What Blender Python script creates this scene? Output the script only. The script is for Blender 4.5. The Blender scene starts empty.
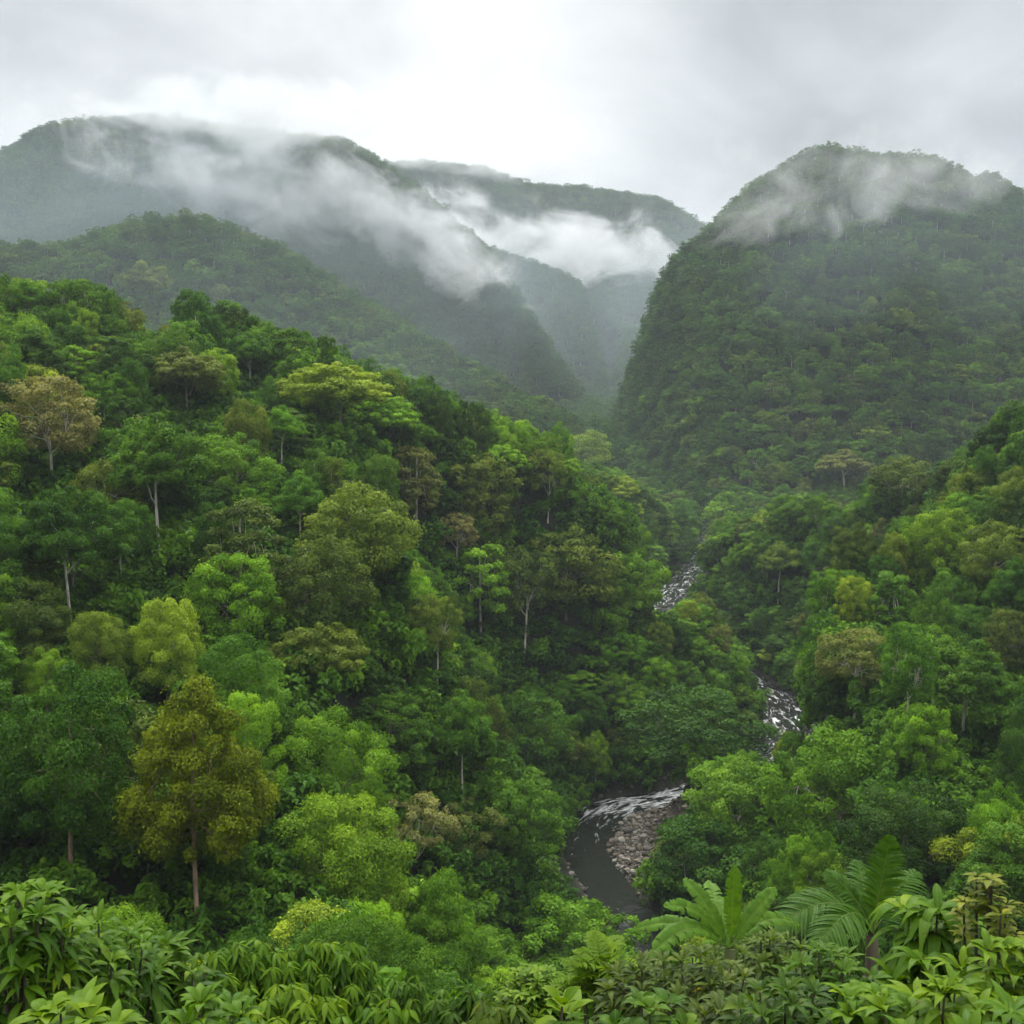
import bpy, math, random
import numpy as np
from mathutils import Vector, Matrix

rng = np.random.default_rng(7)
random.seed(7)
R = math.radians
scene = bpy.context.scene
COL = scene.collection

# ------------------------------------------------------------------ camera
FPX = 1098.0                     # focal length in pixels of a 1024 px wide picture
PITCH = R(4.8)
CAM = np.array([0.0, 0.0, 90.0])  # 90 m above the river
FWD = np.array([0, math.cos(PITCH), -math.sin(PITCH)])
UPV = np.array([0, math.sin(PITCH), math.cos(PITCH)])


def ray(u, v):
    d = FWD + (u - 512) / FPX * np.array([1.0, 0, 0]) + (512 - v) / FPX * UPV
    return d / d[1]              # unit step in y


def at(u, v, D):
    return CAM + ray(u, v) * D


def project(p):
    q = np.atleast_2d(p) - CAM
    dep = q @ FWD
    dep = np.where(dep < 0.5, 0.5, dep)
    return 512 + FPX * q[:, 0] / dep, 512 - FPX * (q @ UPV) / dep, dep


cam_data = bpy.data.cameras.new('camera')
cam = bpy.data.objects.new('camera', cam_data)
COL.objects.link(cam)
cam.location = CAM
cam.rotation_euler = (R(90) - PITCH, 0, 0)
cam_data.sensor_width = 36
cam_data.lens = 36 * FPX / 1024
cam_data.clip_start = 0.1
cam_data.clip_end = 30000
scene.camera = cam

# ------------------------------------------------------------------ noise


def _hash(ix, iy, s):
    h = (ix.astype(np.int64) * 374761393 + iy.astype(np.int64) * 668265263 + s * 974711) & 0xFFFFFFFF
    h = ((h ^ (h >> 13)) * 1274126177) & 0xFFFFFFFF
    h = h ^ (h >> 16)
    return (h & 0xFFFF) / 32767.5 - 1


def vnoise(x, y, s=0):
    ix, iy = np.floor(x), np.floor(y)
    fx, fy = x - ix, y - iy
    fx, fy = fx * fx * (3 - 2 * fx), fy * fy * (3 - 2 * fy)
    a, b = _hash(ix, iy, s), _hash(ix + 1, iy, s)
    c, d = _hash(ix, iy + 1, s), _hash(ix + 1, iy + 1, s)
    return (a * (1 - fx) + b * fx) * (1 - fy) + (c * (1 - fx) + d * fx) * fy


def fbm(x, y, s=0, o=4):
    t, a = 0.0, 1.0
    for i in range(o):
        t = t + a * vnoise(x, y, s + i)
        x, y, a = x * 2.03 + 17.1, y * 2.03 - 9.7, a * 0.5
    return t / 1.9


# ------------------------------------------------------------------ terrain
# river centre line: x, y, water level, half width
def on_level(u, v, z):
    """the point at height z seen in the direction (u, v)"""
    r_ = ray(u, v)
    D = (z - CAM[2]) / r_[2]
    return CAM[0] + r_[0] * D, D


RIVER = [(150, 60, 0.0, 6), (90, 62, 0.2, 6), (46, 74, 0.5, 6), (20, 98, 0.8, 6), (14, 128, 1.1, 6), (20, 158, 1.4, 6)]
for u, v, z, w in [(640, 935, 1.7, 5.5), (622, 910, 2.0, 5), (604, 882, 2.3, 5), (590, 855, 2.6, 5.5), (590, 828, 3.0, 6.5), (618, 808, 3.6, 6.5), (672, 797, 4.2, 6),
                   (728, 780, 4.8, 6), (770, 758, 5.5, 7), (790, 735, 6.3, 8.5), (786, 716, 7.1, 8.5), (770, 696, 8.4, 7.5), (738, 672, 10, 6), (684, 642, 13.2, 7),
                   (652, 616, 15.8, 8), (663, 599, 17.4, 8), (684, 577, 20.0, 8), (699, 561, 22.2, 7)]:
    x, y = on_level(u, v, z)
    RIVER.append((x, y, z, w))
RIVER += [(106, 590, 27, 5), (110, 650, 31, 4), (96, 750, 40, 3), (78, 860, 52, 3), (86, 1000, 66, 3), (115, 1300, 95, 3), (150, 1700, 130, 3)]
RIVER = np.array(RIVER, float)
BAR = (27.5, 224.0, 8.5, 18.0)       # the gravel bar: centre and half axes


def bar_at(x, y):
    return np.exp(-(((x - BAR[0]) / BAR[2]) ** 2 + ((y - BAR[1]) / BAR[3]) ** 2))


def catmull(P, n=12):
    out = []
    Q = np.vstack([2 * P[0] - P[1], P, 2 * P[-1] - P[-2]])
    for i in range(1, len(Q) - 2):
        for k in range(n):
            t = k / n
            a, b, c, d = Q[i - 1], Q[i], Q[i + 1], Q[i + 2]
            out.append(0.5 * (2 * b + (c - a) * t + (2 * a - 5 * b + 4 * c - d) * t * t + (3 * b - a - 3 * c + d) * t ** 3))
    out.append(Q[-2])
    return np.array(out)


RIV = catmull(RIVER, 10)


def near_polyline(x, y, P, vals):
    """distance to polyline P and the values interpolated at the nearest point"""
    best = np.full(x.shape, 1e18)
    res = [np.zeros(x.shape) for _ in vals]
    for i in range(len(P) - 1):
        ax, ay = P[i]
        dx, dy = P[i + 1] - P[i]
        t = np.clip(((x - ax) * dx + (y - ay) * dy) / (dx * dx + dy * dy + 1e-9), 0, 1)
        d2 = (x - ax - t * dx) ** 2 + (y - ay - t * dy) ** 2
        m = d2 < best
        best = np.where(m, d2, best)
        for r, v in zip(res, vals):
            r[m] = (v[i] + (v[i + 1] - v[i]) * t)[m]
    return np.sqrt(best), res


def crest(pts, tree):
    """ridge crest given as picture point + distance along the valley"""
    out = []
    for u, v, D in pts:
        p = at(u, v, D)
        out.append((p[0], p[1], p[2] - tree))
    return np.array(out)


RIDGES = [
    # crest, slope, crest rounding, noise amplitude
    (crest([(-420, 215, 215), (-150, 226, 235), (0, 250, 245), (100, 259, 258), (160, 270, 268), (220, 306, 292),
            (300, 336, 325), (400, 394, 372), (500, 425, 430), (600, 446, 490), (660, 480, 530)], 21), 0.50, 18, 5),
    (crest([(1500, 330, 230), (1200, 362, 240), (1024, 396, 262), (900, 424, 300), (830, 456, 340), (760, 518, 400),
            (715, 556, 450)], 15), 0.58, 14, 4),
    (crest([(-400, 205, 800), (-100, 240, 830), (60, 238, 850), (150, 214, 860), (210, 213, 860), (270, 240, 850), (350, 290, 840),
            (450, 347, 820), (530, 396, 800), (580, 458, 780)], 14), 0.75, 12, 12),
    (crest([(-500, 190, 1500), (-200, 170, 1450), (0, 150, 1400), (60, 124, 1400), (150, 114, 1420), (250, 129, 1440), (340, 139, 1440),
            (400, 180, 1420), (452, 222, 1400), (497, 285, 1370), (537, 345, 1340), (576, 398, 1300)], 11), 0.80, 15, 26),
    (crest([(470, 240, 1750), (553, 268, 1700), (585, 306, 1650), (608, 350, 1600), (626, 392, 1550)], 11), 0.8, 12, 14),
    (crest([(200, 180, 2500), (380, 165, 2450), (420, 162, 2400), (480, 165, 2400), (540, 185, 2400), (600, 190, 2400), (650, 196, 2400),
            (690, 229, 2400), (760, 270, 2450), (900, 330, 2500)], 11), 0.70, 20, 45),
    (crest([(1600, 300, 1000), (1250, 235, 960), (1024, 196, 930), (980, 180, 920), (920, 158, 905), (860, 153, 895), (822, 145, 885),
            (790, 162, 880), (764, 187, 872), (738, 214, 866), (716, 247, 860), (694, 285, 850), (669, 325, 845), (643, 376, 838), (618, 436, 825)], 10), 1.02, 12, 9),
]
NY = [-400, -120, -6, 0.5, 3, 6, 10, 20, 40, 70, 110, 160, 220, 400]
NZ = [60, 12, -1.7, -1.75, -2.6, -4.7, -7.7, -13.8, -25.8, -43.5, -63, -88, -120, -200]


def terrain(x, y):
    x, y = np.asarray(x, float), np.asarray(y, float)
    shp = x.shape
    x, y = x.ravel(), y.ravel()
    dist = np.hypot(x, y)
    zs = []
    wx = x + 0.05 * dist * vnoise(x / (25 + 0.08 * dist), y / 60, 50) * 0
    for k, (P, s, r, amp) in enumerate(RIDGES):
        best = np.full(x.shape, -1e9)
        for i in range(len(P) - 1):
            dx, dy = P[i + 1, :2] - P[i, :2]
            t = np.clip(((x - P[i, 0]) * dx + (y - P[i, 1]) * dy) / (dx * dx + dy * dy), 0, 1)
            d = np.hypot(x - P[i, 0] - t * dx, y - P[i, 1] - t * dy)
            z = P[i, 2] + (P[i + 1, 2] - P[i, 2]) * t - s * (np.sqrt(d * d + r * r) - r)
            if k == 3:
                z = z - 0.75 * np.clip((x + 110) / 140, 0, 1) * (np.sqrt(d * d + r * r) - r)
            if k == 6:
                z = z - 0.6 * np.clip((135 - x) / 70, 0, 1) * np.clip((y - 640) / 120, 0, 1) * (np.sqrt(d * d + r * r) - r)
            if k == 0:
                z = z + 0.0006 * np.minimum(d, 220) ** 2
            best = np.maximum(best, z)
        d, _ = near_polyline(x, y, P[:, :2], [])
        sc = {0: 60., 1: 50., 2: 130., 3: 260., 4: 200., 5: 420., 6: 110.}[k]
        n = 1 - 2 * np.abs(fbm(x / sc, y / sc, 11 * k, 4))
        fade = np.clip(d / (3 * r), 0.0, 1)
        best = best + amp * np.minimum(n - 0.3, 0.1) * fade + 0.25 * amp * fbm(x / (sc * 0.3), y / (sc * 0.3), 5 + k, 3) * np.clip(d / (3 * r), 0.25, 1)
        zs.append(best)
    zn = np.interp(y, NY, NZ) + CAM[2] + 2.2 * fbm(x / 22, y / 22, 90, 3) * np.clip((y - 2) / 10, 0, 1) - 0.0012 * x * x * np.clip(y / 40, 0, 1)
    zs.append(zn)
    rd, (rz, rw) = near_polyline(x, y, RIV[:, :2], [RIV[:, 2], RIV[:, 3]])
    zs.append(rz + 0.3 + 0.07 * np.maximum(rd - rw - 1, 0) - 3.0 * np.clip(1.5 - rd / rw, 0, 1))
    zs = np.array(zs)
    kk = 2.0 + 0.006 * dist
    m = zs.max(0)
    z = m + kk * np.log(np.exp((zs - m) / kk).sum(0))
    # the river cuts its bed
    e = np.maximum(rd - rw, 0)
    bank = rz + 0.6 + (0.85 + 1.6 * np.clip((y - 560) / 150, 0, 1)) * e + 0.02 * e * e
    inside = np.minimum(rd / rw, 1)
    bed = rz - 1.5 * (1 - inside ** 2)
    cut = np.where(rd < rw, bed, bank - 0.6 * np.exp(-e))
    # the low gravel bar on the inside of the bend
    gb = bar_at(x, y)
    low = rz + 0.35 + 0.10 * e
    cut = np.where((rd >= rw) & (gb > 0.25), np.minimum(cut, low + (1 - np.clip((gb - 0.25) * 6, 0, 1)) * 4), cut)
    k2 = 1.5
    z = np.minimum(z, cut)
    # hollows of the near slopes through which the river is seen
    u = 512 + FPX * x / np.maximum(y, 1) / math.cos(PITCH)
    for u0, u1, v, y1, mg in ((556, 652, 926, 192, 9), (744, 806, 772, 276, 8), (648, 704, 614, 400, 7)):
        w = np.clip(np.minimum(u - u0 + 40, u1 + 40 - u) / 40, 0, 1) * np.clip((y - 38) / 30, 0, 1) * np.clip((y1 - y) / 12, 0, 1)
        w = w * w * (3 - 2 * w)
        lim = CAM[2] + y * ray(512, v)[2] - mg
        z = z - w * np.maximum(z - lim, 0)
    return z.reshape(shp)


def grid_mesh(xs, ys, name):
    X, Y = np.meshgrid(xs, ys)
    Z = terrain(X, Y)
    nx, ny = len(xs), len(ys)
    V = np.stack([X, Y, Z], -1).reshape(-1, 3)
    i = np.arange(nx * ny).reshape(ny, nx)
    F = np.stack([i[:-1, :-1], i[:-1, 1:], i[1:, 1:], i[1:, :-1]], -1).reshape(-1, 4)
    return V, F


def new_mesh(name, V, F, mats=(), smooth=False, attrs=None, midx=None):
    me = bpy.data.meshes.new(name)
    V = np.asarray(V, np.float32)
    F = np.asarray(F, np.int32)
    k = F.shape[1]
    me.vertices.add(len(V))
    me.vertices.foreach_set('co', V.ravel())
    me.loops.add(F.size)
    me.loops.foreach_set('vertex_index', F.ravel())
    me.polygons.add(len(F))
    me.polygons.foreach_set('loop_start', np.arange(0, F.size, k, dtype=np.int32))
    me.polygons.foreach_set('loop_total', np.full(len(F), k, np.int32))
    if smooth:
        me.polygons.foreach_set('use_smooth', np.ones(len(F), bool))
    for m in mats:
        me.materials.append(m)
    if midx is not None:
        me.polygons.foreach_set('material_index', np.asarray(midx, np.int32))
    for an, (dom, typ, data) in (attrs or {}).items():
        a = me.attributes.new(an, typ, dom)
        a.data.foreach_set('value' if typ in ('FLOAT', 'INT') else 'vector', np.asarray(data, np.int32 if typ == 'INT' else np.float32).ravel())
    me.update(calc_edges=True)
    return me


def link(name, me, parent=None, loc=None):
    o = bpy.data.objects.new(name, me)
    COL.objects.link(o)
    if parent is not None:
        o.parent = parent
    if loc is not None:
        o.location = loc
    return o


def tag(o, label=None, cat=None, group=None, kind=None):
    if label:
        o['label'] = label
    if cat:
        o['category'] = cat
    if group:
        o['group'] = group
    if kind:
        o['kind'] = kind
    return o


# ------------------------------------------------------------------ materials
def mat(name):
    m = bpy.data.materials.new(name)
    m.use_nodes = True
    nt = m.node_tree
    nt.nodes.clear()
    return m, nt


def N(nt, typ, **kw):
    n = nt.nodes.new(typ)
    for k, v in kw.items():
        if k.startswith('i_'):
            n.inputs[int(k[2:]) if k[2:].isdigit() else k[2:]].default_value = v
        else:
            setattr(n, k, v)
    return n


def L(nt, a, b):
    nt.links.new(a, b)


def mathn(nt, op, a, b=None, c=None, clamp=False):
    n = nt.nodes.new('ShaderNodeMath')
    n.operation = op
    n.use_clamp = clamp
    for i, s in enumerate((a, b, c)):
        if s is None:
            continue
        if isinstance(s, (int, float)):
            n.inputs[i].default_value = s
        else:
            nt.links.new(s, n.inputs[i])
    return n.outputs[0]


def mixc(nt, f, a, b, blend='MIX'):
    n = nt.nodes.new('ShaderNodeMix')
    n.data_type = 'RGBA'
    n.blend_type = blend
    for s, i in ((f, 0), (a, 6), (b, 7)):
        if isinstance(s, (int, float, tuple)):
            n.inputs[i].default_value = s if not isinstance(s, tuple) else (*s, 1)[:4]
        else:
            nt.links.new(s, n.inputs[i])
    return n.outputs[2]


def leaf_material(name, rough=0.6, trans=0.34, veins=False):
    """colour of the tree (an attribute of the tree) varied leaf by leaf by the leaf's age"""
    m, nt = mat(name)
    a = N(nt, 'ShaderNodeAttribute', attribute_name='leaf_color', attribute_type='INSTANCER')
    g = N(nt, 'ShaderNodeAttribute', attribute_name='leaf_age', attribute_type='GEOMETRY')
    hs = N(nt, 'ShaderNodeHueSaturation')
    L(nt, mathn(nt, 'MULTIPLY_ADD', g.outputs['Fac'], -0.022, 0.514), hs.inputs['Hue'])
    L(nt, mathn(nt, 'MULTIPLY_ADD', g.outputs['Fac'], 0.9, 0.55), hs.inputs['Value'])
    hs.inputs['Saturation'].default_value = 1.0
    L(nt, a.outputs['Color'], hs.inputs['Color'])
    p = N(nt, 'ShaderNodeBsdfPrincipled')
    p.inputs['Roughness'].default_value = rough
    p.inputs['Specular IOR Level'].default_value = 0.10
    L(nt, hs.outputs[0], p.inputs['Base Color'])
    t = N(nt, 'ShaderNodeBsdfTranslucent')
    L(nt, mixc(nt, 1.0, hs.outputs[0], (1.25, 1.2, 0.45), 'MULTIPLY'), t.inputs['Color'])
    mx = N(nt, 'ShaderNodeMixShader')
    mx.inputs[0].default_value = trans
    L(nt, p.outputs[0], mx.inputs[1])
    L(nt, t.outputs[0], mx.inputs[2])
    o = N(nt, 'ShaderNodeOutputMaterial')
    L(nt, mx.outputs[0], o.inputs[0])
    return m


M_LEAF = leaf_material('leaf')


def bark_material():
    m, nt = mat('bark')
    a = N(nt, 'ShaderNodeAttribute', attribute_name='bark_color', attribute_type='INSTANCER')
    tc = N(nt, 'ShaderNodeTexCoord')
    mp = N(nt, 'ShaderNodeMapping')
    mp.inputs['Scale'].default_value = (3, 3, 0.8)
    L(nt, tc.outputs['Object'], mp.inputs[0])
    n = N(nt, 'ShaderNodeTexNoise')
    n.inputs['Scale'].default_value = 1.2
    n.inputs['Detail'].default_value = 6
    L(nt, mp.outputs[0], n.inputs['Vector'])
    r = N(nt, 'ShaderNodeMapRange', i_3=0.45, i_4=1.35)
    r.inputs[1].default_value = 0.3
    r.inputs[2].default_value = 0.7
    L(nt, n.outputs[0], r.inputs[0])
    mul = N(nt, 'ShaderNodeVectorMath', operation='SCALE')
    L(nt, a.outputs['Color'], mul.inputs[0])
    L(nt, r.outputs[0], mul.inputs['Scale'])
    p = N(nt, 'ShaderNodeBsdfPrincipled')
    p.inputs['Roughness'].default_value = 0.85
    L(nt, mul.outputs[0], p.inputs['Base Color'])
    o = N(nt, 'ShaderNodeOutputMaterial')
    L(nt, p.outputs[0], o.inputs[0])
    return m


M_BARK = bark_material()


def ground_material():
    m, nt = mat('forest_floor')
    tc = N(nt, 'ShaderNodeTexCoord')
    n = N(nt, 'ShaderNodeTexNoise')
    n.inputs['Scale'].default_value = 0.15
    n.inputs['Detail'].default_value = 10
    L(nt, tc.outputs['Object'], n.inputs['Vector'])
    n2 = N(nt, 'ShaderNodeTexNoise')
    n2.inputs['Scale'].default_value = 1.7
    n2.inputs['Detail'].default_value = 6
    L(nt, tc.outputs['Object'], n2.inputs['Vector'])
    c = mixc(nt, n.outputs[0], (0.020, 0.015, 0.009), (0.012, 0.026, 0.006))
    c = mixc(nt, mathn(nt, 'MULTIPLY', n2.outputs[0], 0.6), c, (0.014, 0.028, 0.006))
    a = N(nt, 'ShaderNodeAttribute', attribute_name='stony', attribute_type='GEOMETRY')
    n3 = N(nt, 'ShaderNodeTexVoronoi')
    n3.inputs['Scale'].default_value = 1.6
    L(nt, tc.outputs['Object'], n3.inputs['Vector'])
    st = mixc(nt, n3.outputs['Distance'], (0.17, 0.14, 0.105), (0.06, 0.05, 0.04))
    c = mixc(nt, a.outputs['Fac'], c, st)
    n4 = N(nt, 'ShaderNodeTexNoise')
    n4.inputs['Scale'].default_value = 0.35
    n4.inputs['Detail'].default_value = 12
    n4.inputs['Roughness'].default_value = 0.7
    L(nt, tc.outputs['Object'], n4.inputs['Vector'])
    bp = N(nt, 'ShaderNodeBump')
    bp.inputs['Strength'].default_value = 1.0
    bp.inputs['Distance'].default_value = 4.0
    L(nt, n4.outputs[0], bp.inputs['Height'])
    p = N(nt, 'ShaderNodeBsdfPrincipled')
    p.inputs['Roughness'].default_value = 0.95
    L(nt, bp.outputs[0], p.inputs['Normal'])
    L(nt, c, p.inputs['Base Color'])
    o = N(nt, 'ShaderNodeOutputMaterial')
    L(nt, p.outputs[0], o.inputs[0])
    return m


M_GROUND = ground_material()

# ------------------------------------------------------------------ the ground
xs = np.sinh(np.linspace(-6.2, 6.2, 420)) * 14
xs = np.concatenate([np.linspace(-40, 40, 1), xs])
xs = np.unique(np.clip(xs, -3400, 3400))
tt = np.linspace(0, 1, 460)
ys = np.concatenate([np.linspace(-300, -10, 12), -8 + 3600 * (0.12 * tt + 0.88 * tt ** 2.6)])
V, F = grid_mesh(xs, ys, 'ground')
rd, (rz, rw) = near_polyline(V[:, 0], V[:, 1], RIV[:, :2], [RIV[:, 2], RIV[:, 3]])
stony = 0.45 * np.clip(1.0 - (rd - rw) / 1.5, 0, 1) * np.clip((560 - V[:, 1]) / 30, 0, 1)
gbar = bar_at(V[:, 0], V[:, 1])
stony = np.maximum(stony, np.clip((gbar - 0.2) * 5, 0, 1))
V_GROUND = V
# a landslip scar of bare rock on the steep left face of the right-hand mountain
SCAR = [at(656, 348, 830), at(640, 384, 822)]


def scar_at(x, y):
    s_ = 0
    for q in SCAR:
        s_ = np.maximum(s_, np.exp(-(((x - q[0]) / 9) ** 2 + ((y - q[1]) / 17) ** 2)))
    return s_ * (0.75 + 0.6 * vnoise(x / 7, y / 9, 333))


stony = np.maximum(stony, 0.6 * np.clip(scar_at(V[:, 0], V[:, 1]) * 3 - 1.2, 0, 1))
ground = link('ground', new_mesh('ground', V, F, [M_GROUND], True, {'stony': ('POINT', 'FLOAT', stony)}))
tag(ground, kind='structure')


# ------------------------------------------------------------------ tree shapes
def tube(path, rad, seg=7):
    """tapered tube along a path; returns vertices and quads"""
    path = np.asarray(path, float)
    n = len(path)
    V, F = [], []
    for i in range(n):
        t = path[min(i + 1, n - 1)] - path[max(i - 1, 0)]
        t = t / (np.linalg.norm(t) + 1e-9)
        a = np.cross(t, (0.3, 0.9, 0.1))
        a = a / (np.linalg.norm(a) + 1e-9)
        b = np.cross(t, a)
        for k in range(seg):
            w = 2 * math.pi * k / seg
            V.append(path[i] + rad[i] * (math.cos(w) * a + math.sin(w) * b))
    for i in range(n - 1):
        for k in range(seg):
            F.append((i * seg + k, i * seg + (k + 1) % seg, (i + 1) * seg + (k + 1) % seg, (i + 1) * seg + k))
    return np.array(V), np.array(F)


def merge(parts):
    V, F, o = [], [], 0
    for v, f in parts:
        V.append(v)
        F.append(np.asarray(f) + o)
        o += len(v)
    return np.concatenate(V), np.concatenate(F)


def unit(a):
    return a / (np.linalg.norm(a, axis=-1, keepdims=True) + 1e-9)


def leaves(P, Nn, size, r, width=0.5, droop=0.25):
    """one folded rhombic leaf at each point, facing along Nn"""
    n = len(P)
    T = unit(np.cross(Nn, r.normal(size=(n, 3))))
    B = np.cross(Nn, T)
    s = (size * r.uniform(0.65, 1.35, n))[:, None]
    a = P - T * s * 0.5
    c = P + T * s * 0.5 - Nn * s * droop
    b = P + B * s * width * 0.5 + Nn * s * 0.10
    d = P - B * s * width * 0.5 + Nn * s * 0.10
    V = np.stack([a, b, c, d], 1).reshape(-1, 3)
    F = np.arange(4 * n).reshape(-1, 4)
    return V, F


# kind: (radius, crown base, top, billows, billow radius, trunk radius)
SHAPES = {
    'dome':     dict(r=6.0, z0=5.0, z1=15.5, rb=1.45, n=62, tr=0.30),
    'umbrella': dict(r=6.3, z0=9.9, z1=18.5, rb=1.25, n=80, tr=0.27),
    'column':   dict(r=3.7, z0=3.5, z1=17.0, rb=1.25, n=54, tr=0.24),
    'oval':     dict(r=6.0, z0=8.6, z1=21.5, rb=1.25, n=92, tr=0.24),
    'open':     dict(r=6.2, z0=8.2, z1=17.0, rb=1.15, n=84, tr=0.25),
    'draped':   dict(r=5.0, z0=0.5, z1=15.0, rb=1.30, n=75, tr=0.28),
    'layered':  dict(r=4.6, z0=5.5, z1=17.0, rb=1.10, n=54, tr=0.22),
    'billowy':  dict(r=6.2, z0=4.5, z1=15.0, rb=1.30, n=70, tr=0.30),
    'tall_dome': dict(r=6.2, z0=7.2, z1=17.5, rb=1.35, n=66, tr=0.22),
    'scrub':    dict(r=5.4, z0=4.5, z1=11.5, rb=1.00, n=42, tr=0.16),
}


def radius_at(kind, t):
    """crown radius (share of the full one) at height share t"""
    if kind in ('dome', 'billowy', 'tall_dome'):
        return np.sqrt(np.clip(1 - ((t - 0.32) / 0.70) ** 2, 0.02, 1))
    if kind == 'umbrella':
        return np.sqrt(np.clip(1 - (np.clip(t - 0.25, 0, 1) / 0.78) ** 2, 0.02, 1)) * np.clip(0.72 + t * 1.3, 0, 1)
    if kind == 'column':
        return np.clip(1.05 - 0.75 * t ** 1.6, 0.1, 1) * np.clip(0.55 + 3 * t, 0, 1)
    if kind == 'oval':
        return np.clip(np.interp(t, [0, 0.08, 0.25, 0.42, 0.62, 0.8, 0.93, 1], [0.45, 0.80, 1.0, 0.86, 0.64, 0.50, 0.36, 0.12]), 0, 1)
    if kind in ('open', 'scrub'):
        return np.sqrt(np.clip(1 - ((t - 0.45) / 0.60) ** 2, 0.03, 1))
    if kind == 'draped':
        return np.interp(t, [0, 0.15, 0.5, 0.75, 0.92, 1], [0.55, 0.75, 0.9, 1.0, 0.75, 0.25])
    return np.interp(t, [0, 0.2, 0.5, 0.8, 1], [0.75, 1.0, 0.9, 0.68, 0.25])


def build_tree(kind, seed, leaf, per, nmul=1.0, limbs=True):
    """returns (trunk V,F), (crown V,F,age)"""
    S = SHAPES[kind]
    r = np.random.default_rng(seed)
    nb = max(8, int(S['n'] * nmul))
    ph = r.uniform(0, 6.28, 4)
    am = r.uniform(0.08, 0.27, 4)

    def wob(th, t):
        return 1 + am[0] * np.cos(th + ph[0]) + am[1] * np.cos(2 * th + ph[1] + 2 * t) + am[2] * np.cos(3 * th + ph[2] - 3 * t) + 0.6 * am[3] * np.cos(5 * th + ph[3] + 5 * t)
    # billow centres spread over the crown's surface by best-candidate sampling
    C = []
    tries = 14
    for i in range(nb):
        best, bd = None, -1
        for _ in range(tries):
            t = r.uniform(0, 1) if kind not in ('dome', 'billowy', 'umbrella') else r.uniform(0, 1) ** 0.8
            th = r.uniform(0, 2 * math.pi)
            if kind == 'layered':
                t = (np.floor(t * 5) + 0.1 + 0.6 * r.uniform() + 0.25 * math.cos(th + ph[0])) / 5
            rr = S['r'] * radius_at(kind, t) * wob(th, t)
            q = (r.uniform(0, 1) ** 0.5 if r.uniform() < 0.30 or kind == 'umbrella' or t > 0.86 else r.uniform(0.82, 1.0))
            zz = S['z0'] + (S['z1'] - S['z0']) * t
            if kind == 'umbrella':
                zz = S['z0'] + (S['z1'] - S['z0']) * (0.25 * r.uniform() + 0.75 * np.sqrt(max(0, 1 - (q * 0.98) ** 2))) * (0.8 + 0.2 * math.cos(2 * th + ph[1]))
            p = np.array([rr * q * math.cos(th), rr * q * math.sin(th), zz])
            d = min([np.linalg.norm((p - c) * (1, 1, 1.25)) for c in C]) if C else 9
            if d > bd:
                best, bd = p, d
        C.append(best)
    C = np.array(C)
    C = C[r.uniform(size=nb) > 0.10]
    nb = len(C)
    rb = S['rb'] * r.uniform(0.62, 1.38, nb) * (1 / math.sqrt(nmul) if nmul < 1 else 1)
    flat = {'umbrella': 0.58, 'layered': 0.62, 'open': 0.65, 'scrub': 0.6}.get(kind, 0.78)
    if kind in ('open', 'scrub'):
        per = int(per * (0.70 if kind == 'open' else 0.6))
    PP, NN, AG = [], [], []
    cen = np.array([0, 0, S['z0'] + 0.45 * (S['z1'] - S['z0'])])
    for i in range(nb):
        n = int(per * (rb[i] / S['rb']) ** 1.6)
        d = unit(r.normal(size=(n, 3)) + (0, 0, 0.55) + 0.5 * unit(C[i] - cen))
        rad = rb[i] * np.where(r.uniform(size=n) < 0.82, r.uniform(0.76, 1.06, n), r.uniform(0.35, 1.5, n))
        ell = r.uniform(0.72, 1.32, 3) * (1, 1, flat)
        P = C[i] + d * rad[:, None] * ell + r.normal(0, 0.09 * rb[i], (n, 3))
        nn = unit(0.9 * d + (0, 0, 0.35) + 0.36 * r.normal(size=(n, 3)))
        PP.append(P)
        NN.append(nn)
        AG.append(np.clip(r.normal(0.5, 0.21) + r.normal(0, 0.17, n), 0, 1))
        if kind in ('draped', 'column') and r.uniform() < 0.5:       # hanging strands
            m = int(per * 0.35)
            hang = r.uniform(0, 1, m) ** 1.2 * r.uniform(1.5, 4.0)
            th0 = r.uniform(0, 6.28)
            Q = C[i] + np.stack([rb[i] * 0.7 * math.cos(th0) + r.normal(0, 0.28, m), rb[i] * 0.7 * math.sin(th0) + r.normal(0, 0.28, m), -hang], -1)
            Q[:, 2] = np.maximum(Q[:, 2], 0.3)
            PP.append(Q)
            out = unit((C[i] - cen) * (1, 1, 0))
            NN.append(unit(out + (0, 0, 0.3) + 0.6 * r.normal(size=(m, 3))))
            AG.append(np.clip(r.normal(0.45, 0.15, m), 0, 1))
    P, Nn, A = np.concatenate(PP), np.concatenate(NN), np.concatenate(AG)
    cv, cf = leaves(P, Nn, leaf, r)
    # trunk and limbs
    th = r.uniform(0, 6.28)
    lean = np.array([math.cos(th), math.sin(th), 0]) * r.uniform(0.2, 1.0)
    ztop = S['z0'] + (S['z1'] - S['z0']) * {'umbrella': 0.15, 'open': 0.35, 'dome': 0.45, 'billowy': 0.4, 'scrub': 0.1}.get(kind, 0.85)
    n = 9
    path = []
    for i in range(n):
        t = i / (n - 1)
        path.append(np.array([0, 0, -1.2]) + lean * (t ** 1.5) + np.array([0.22 * math.sin(3.1 * t + th), 0.22 * math.cos(2.7 * t + th) - 0.22 * math.cos(th), (ztop + 1.2) * t]))
    path = np.array(path)
    trr = S['tr'] * np.interp(np.linspace(0, 1, n), [0, 0.12, 0.7, 1], [1.55, 1.0, 0.72, 0.42])
    parts = [tube(path, trr, 8 if limbs else 5)]
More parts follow.
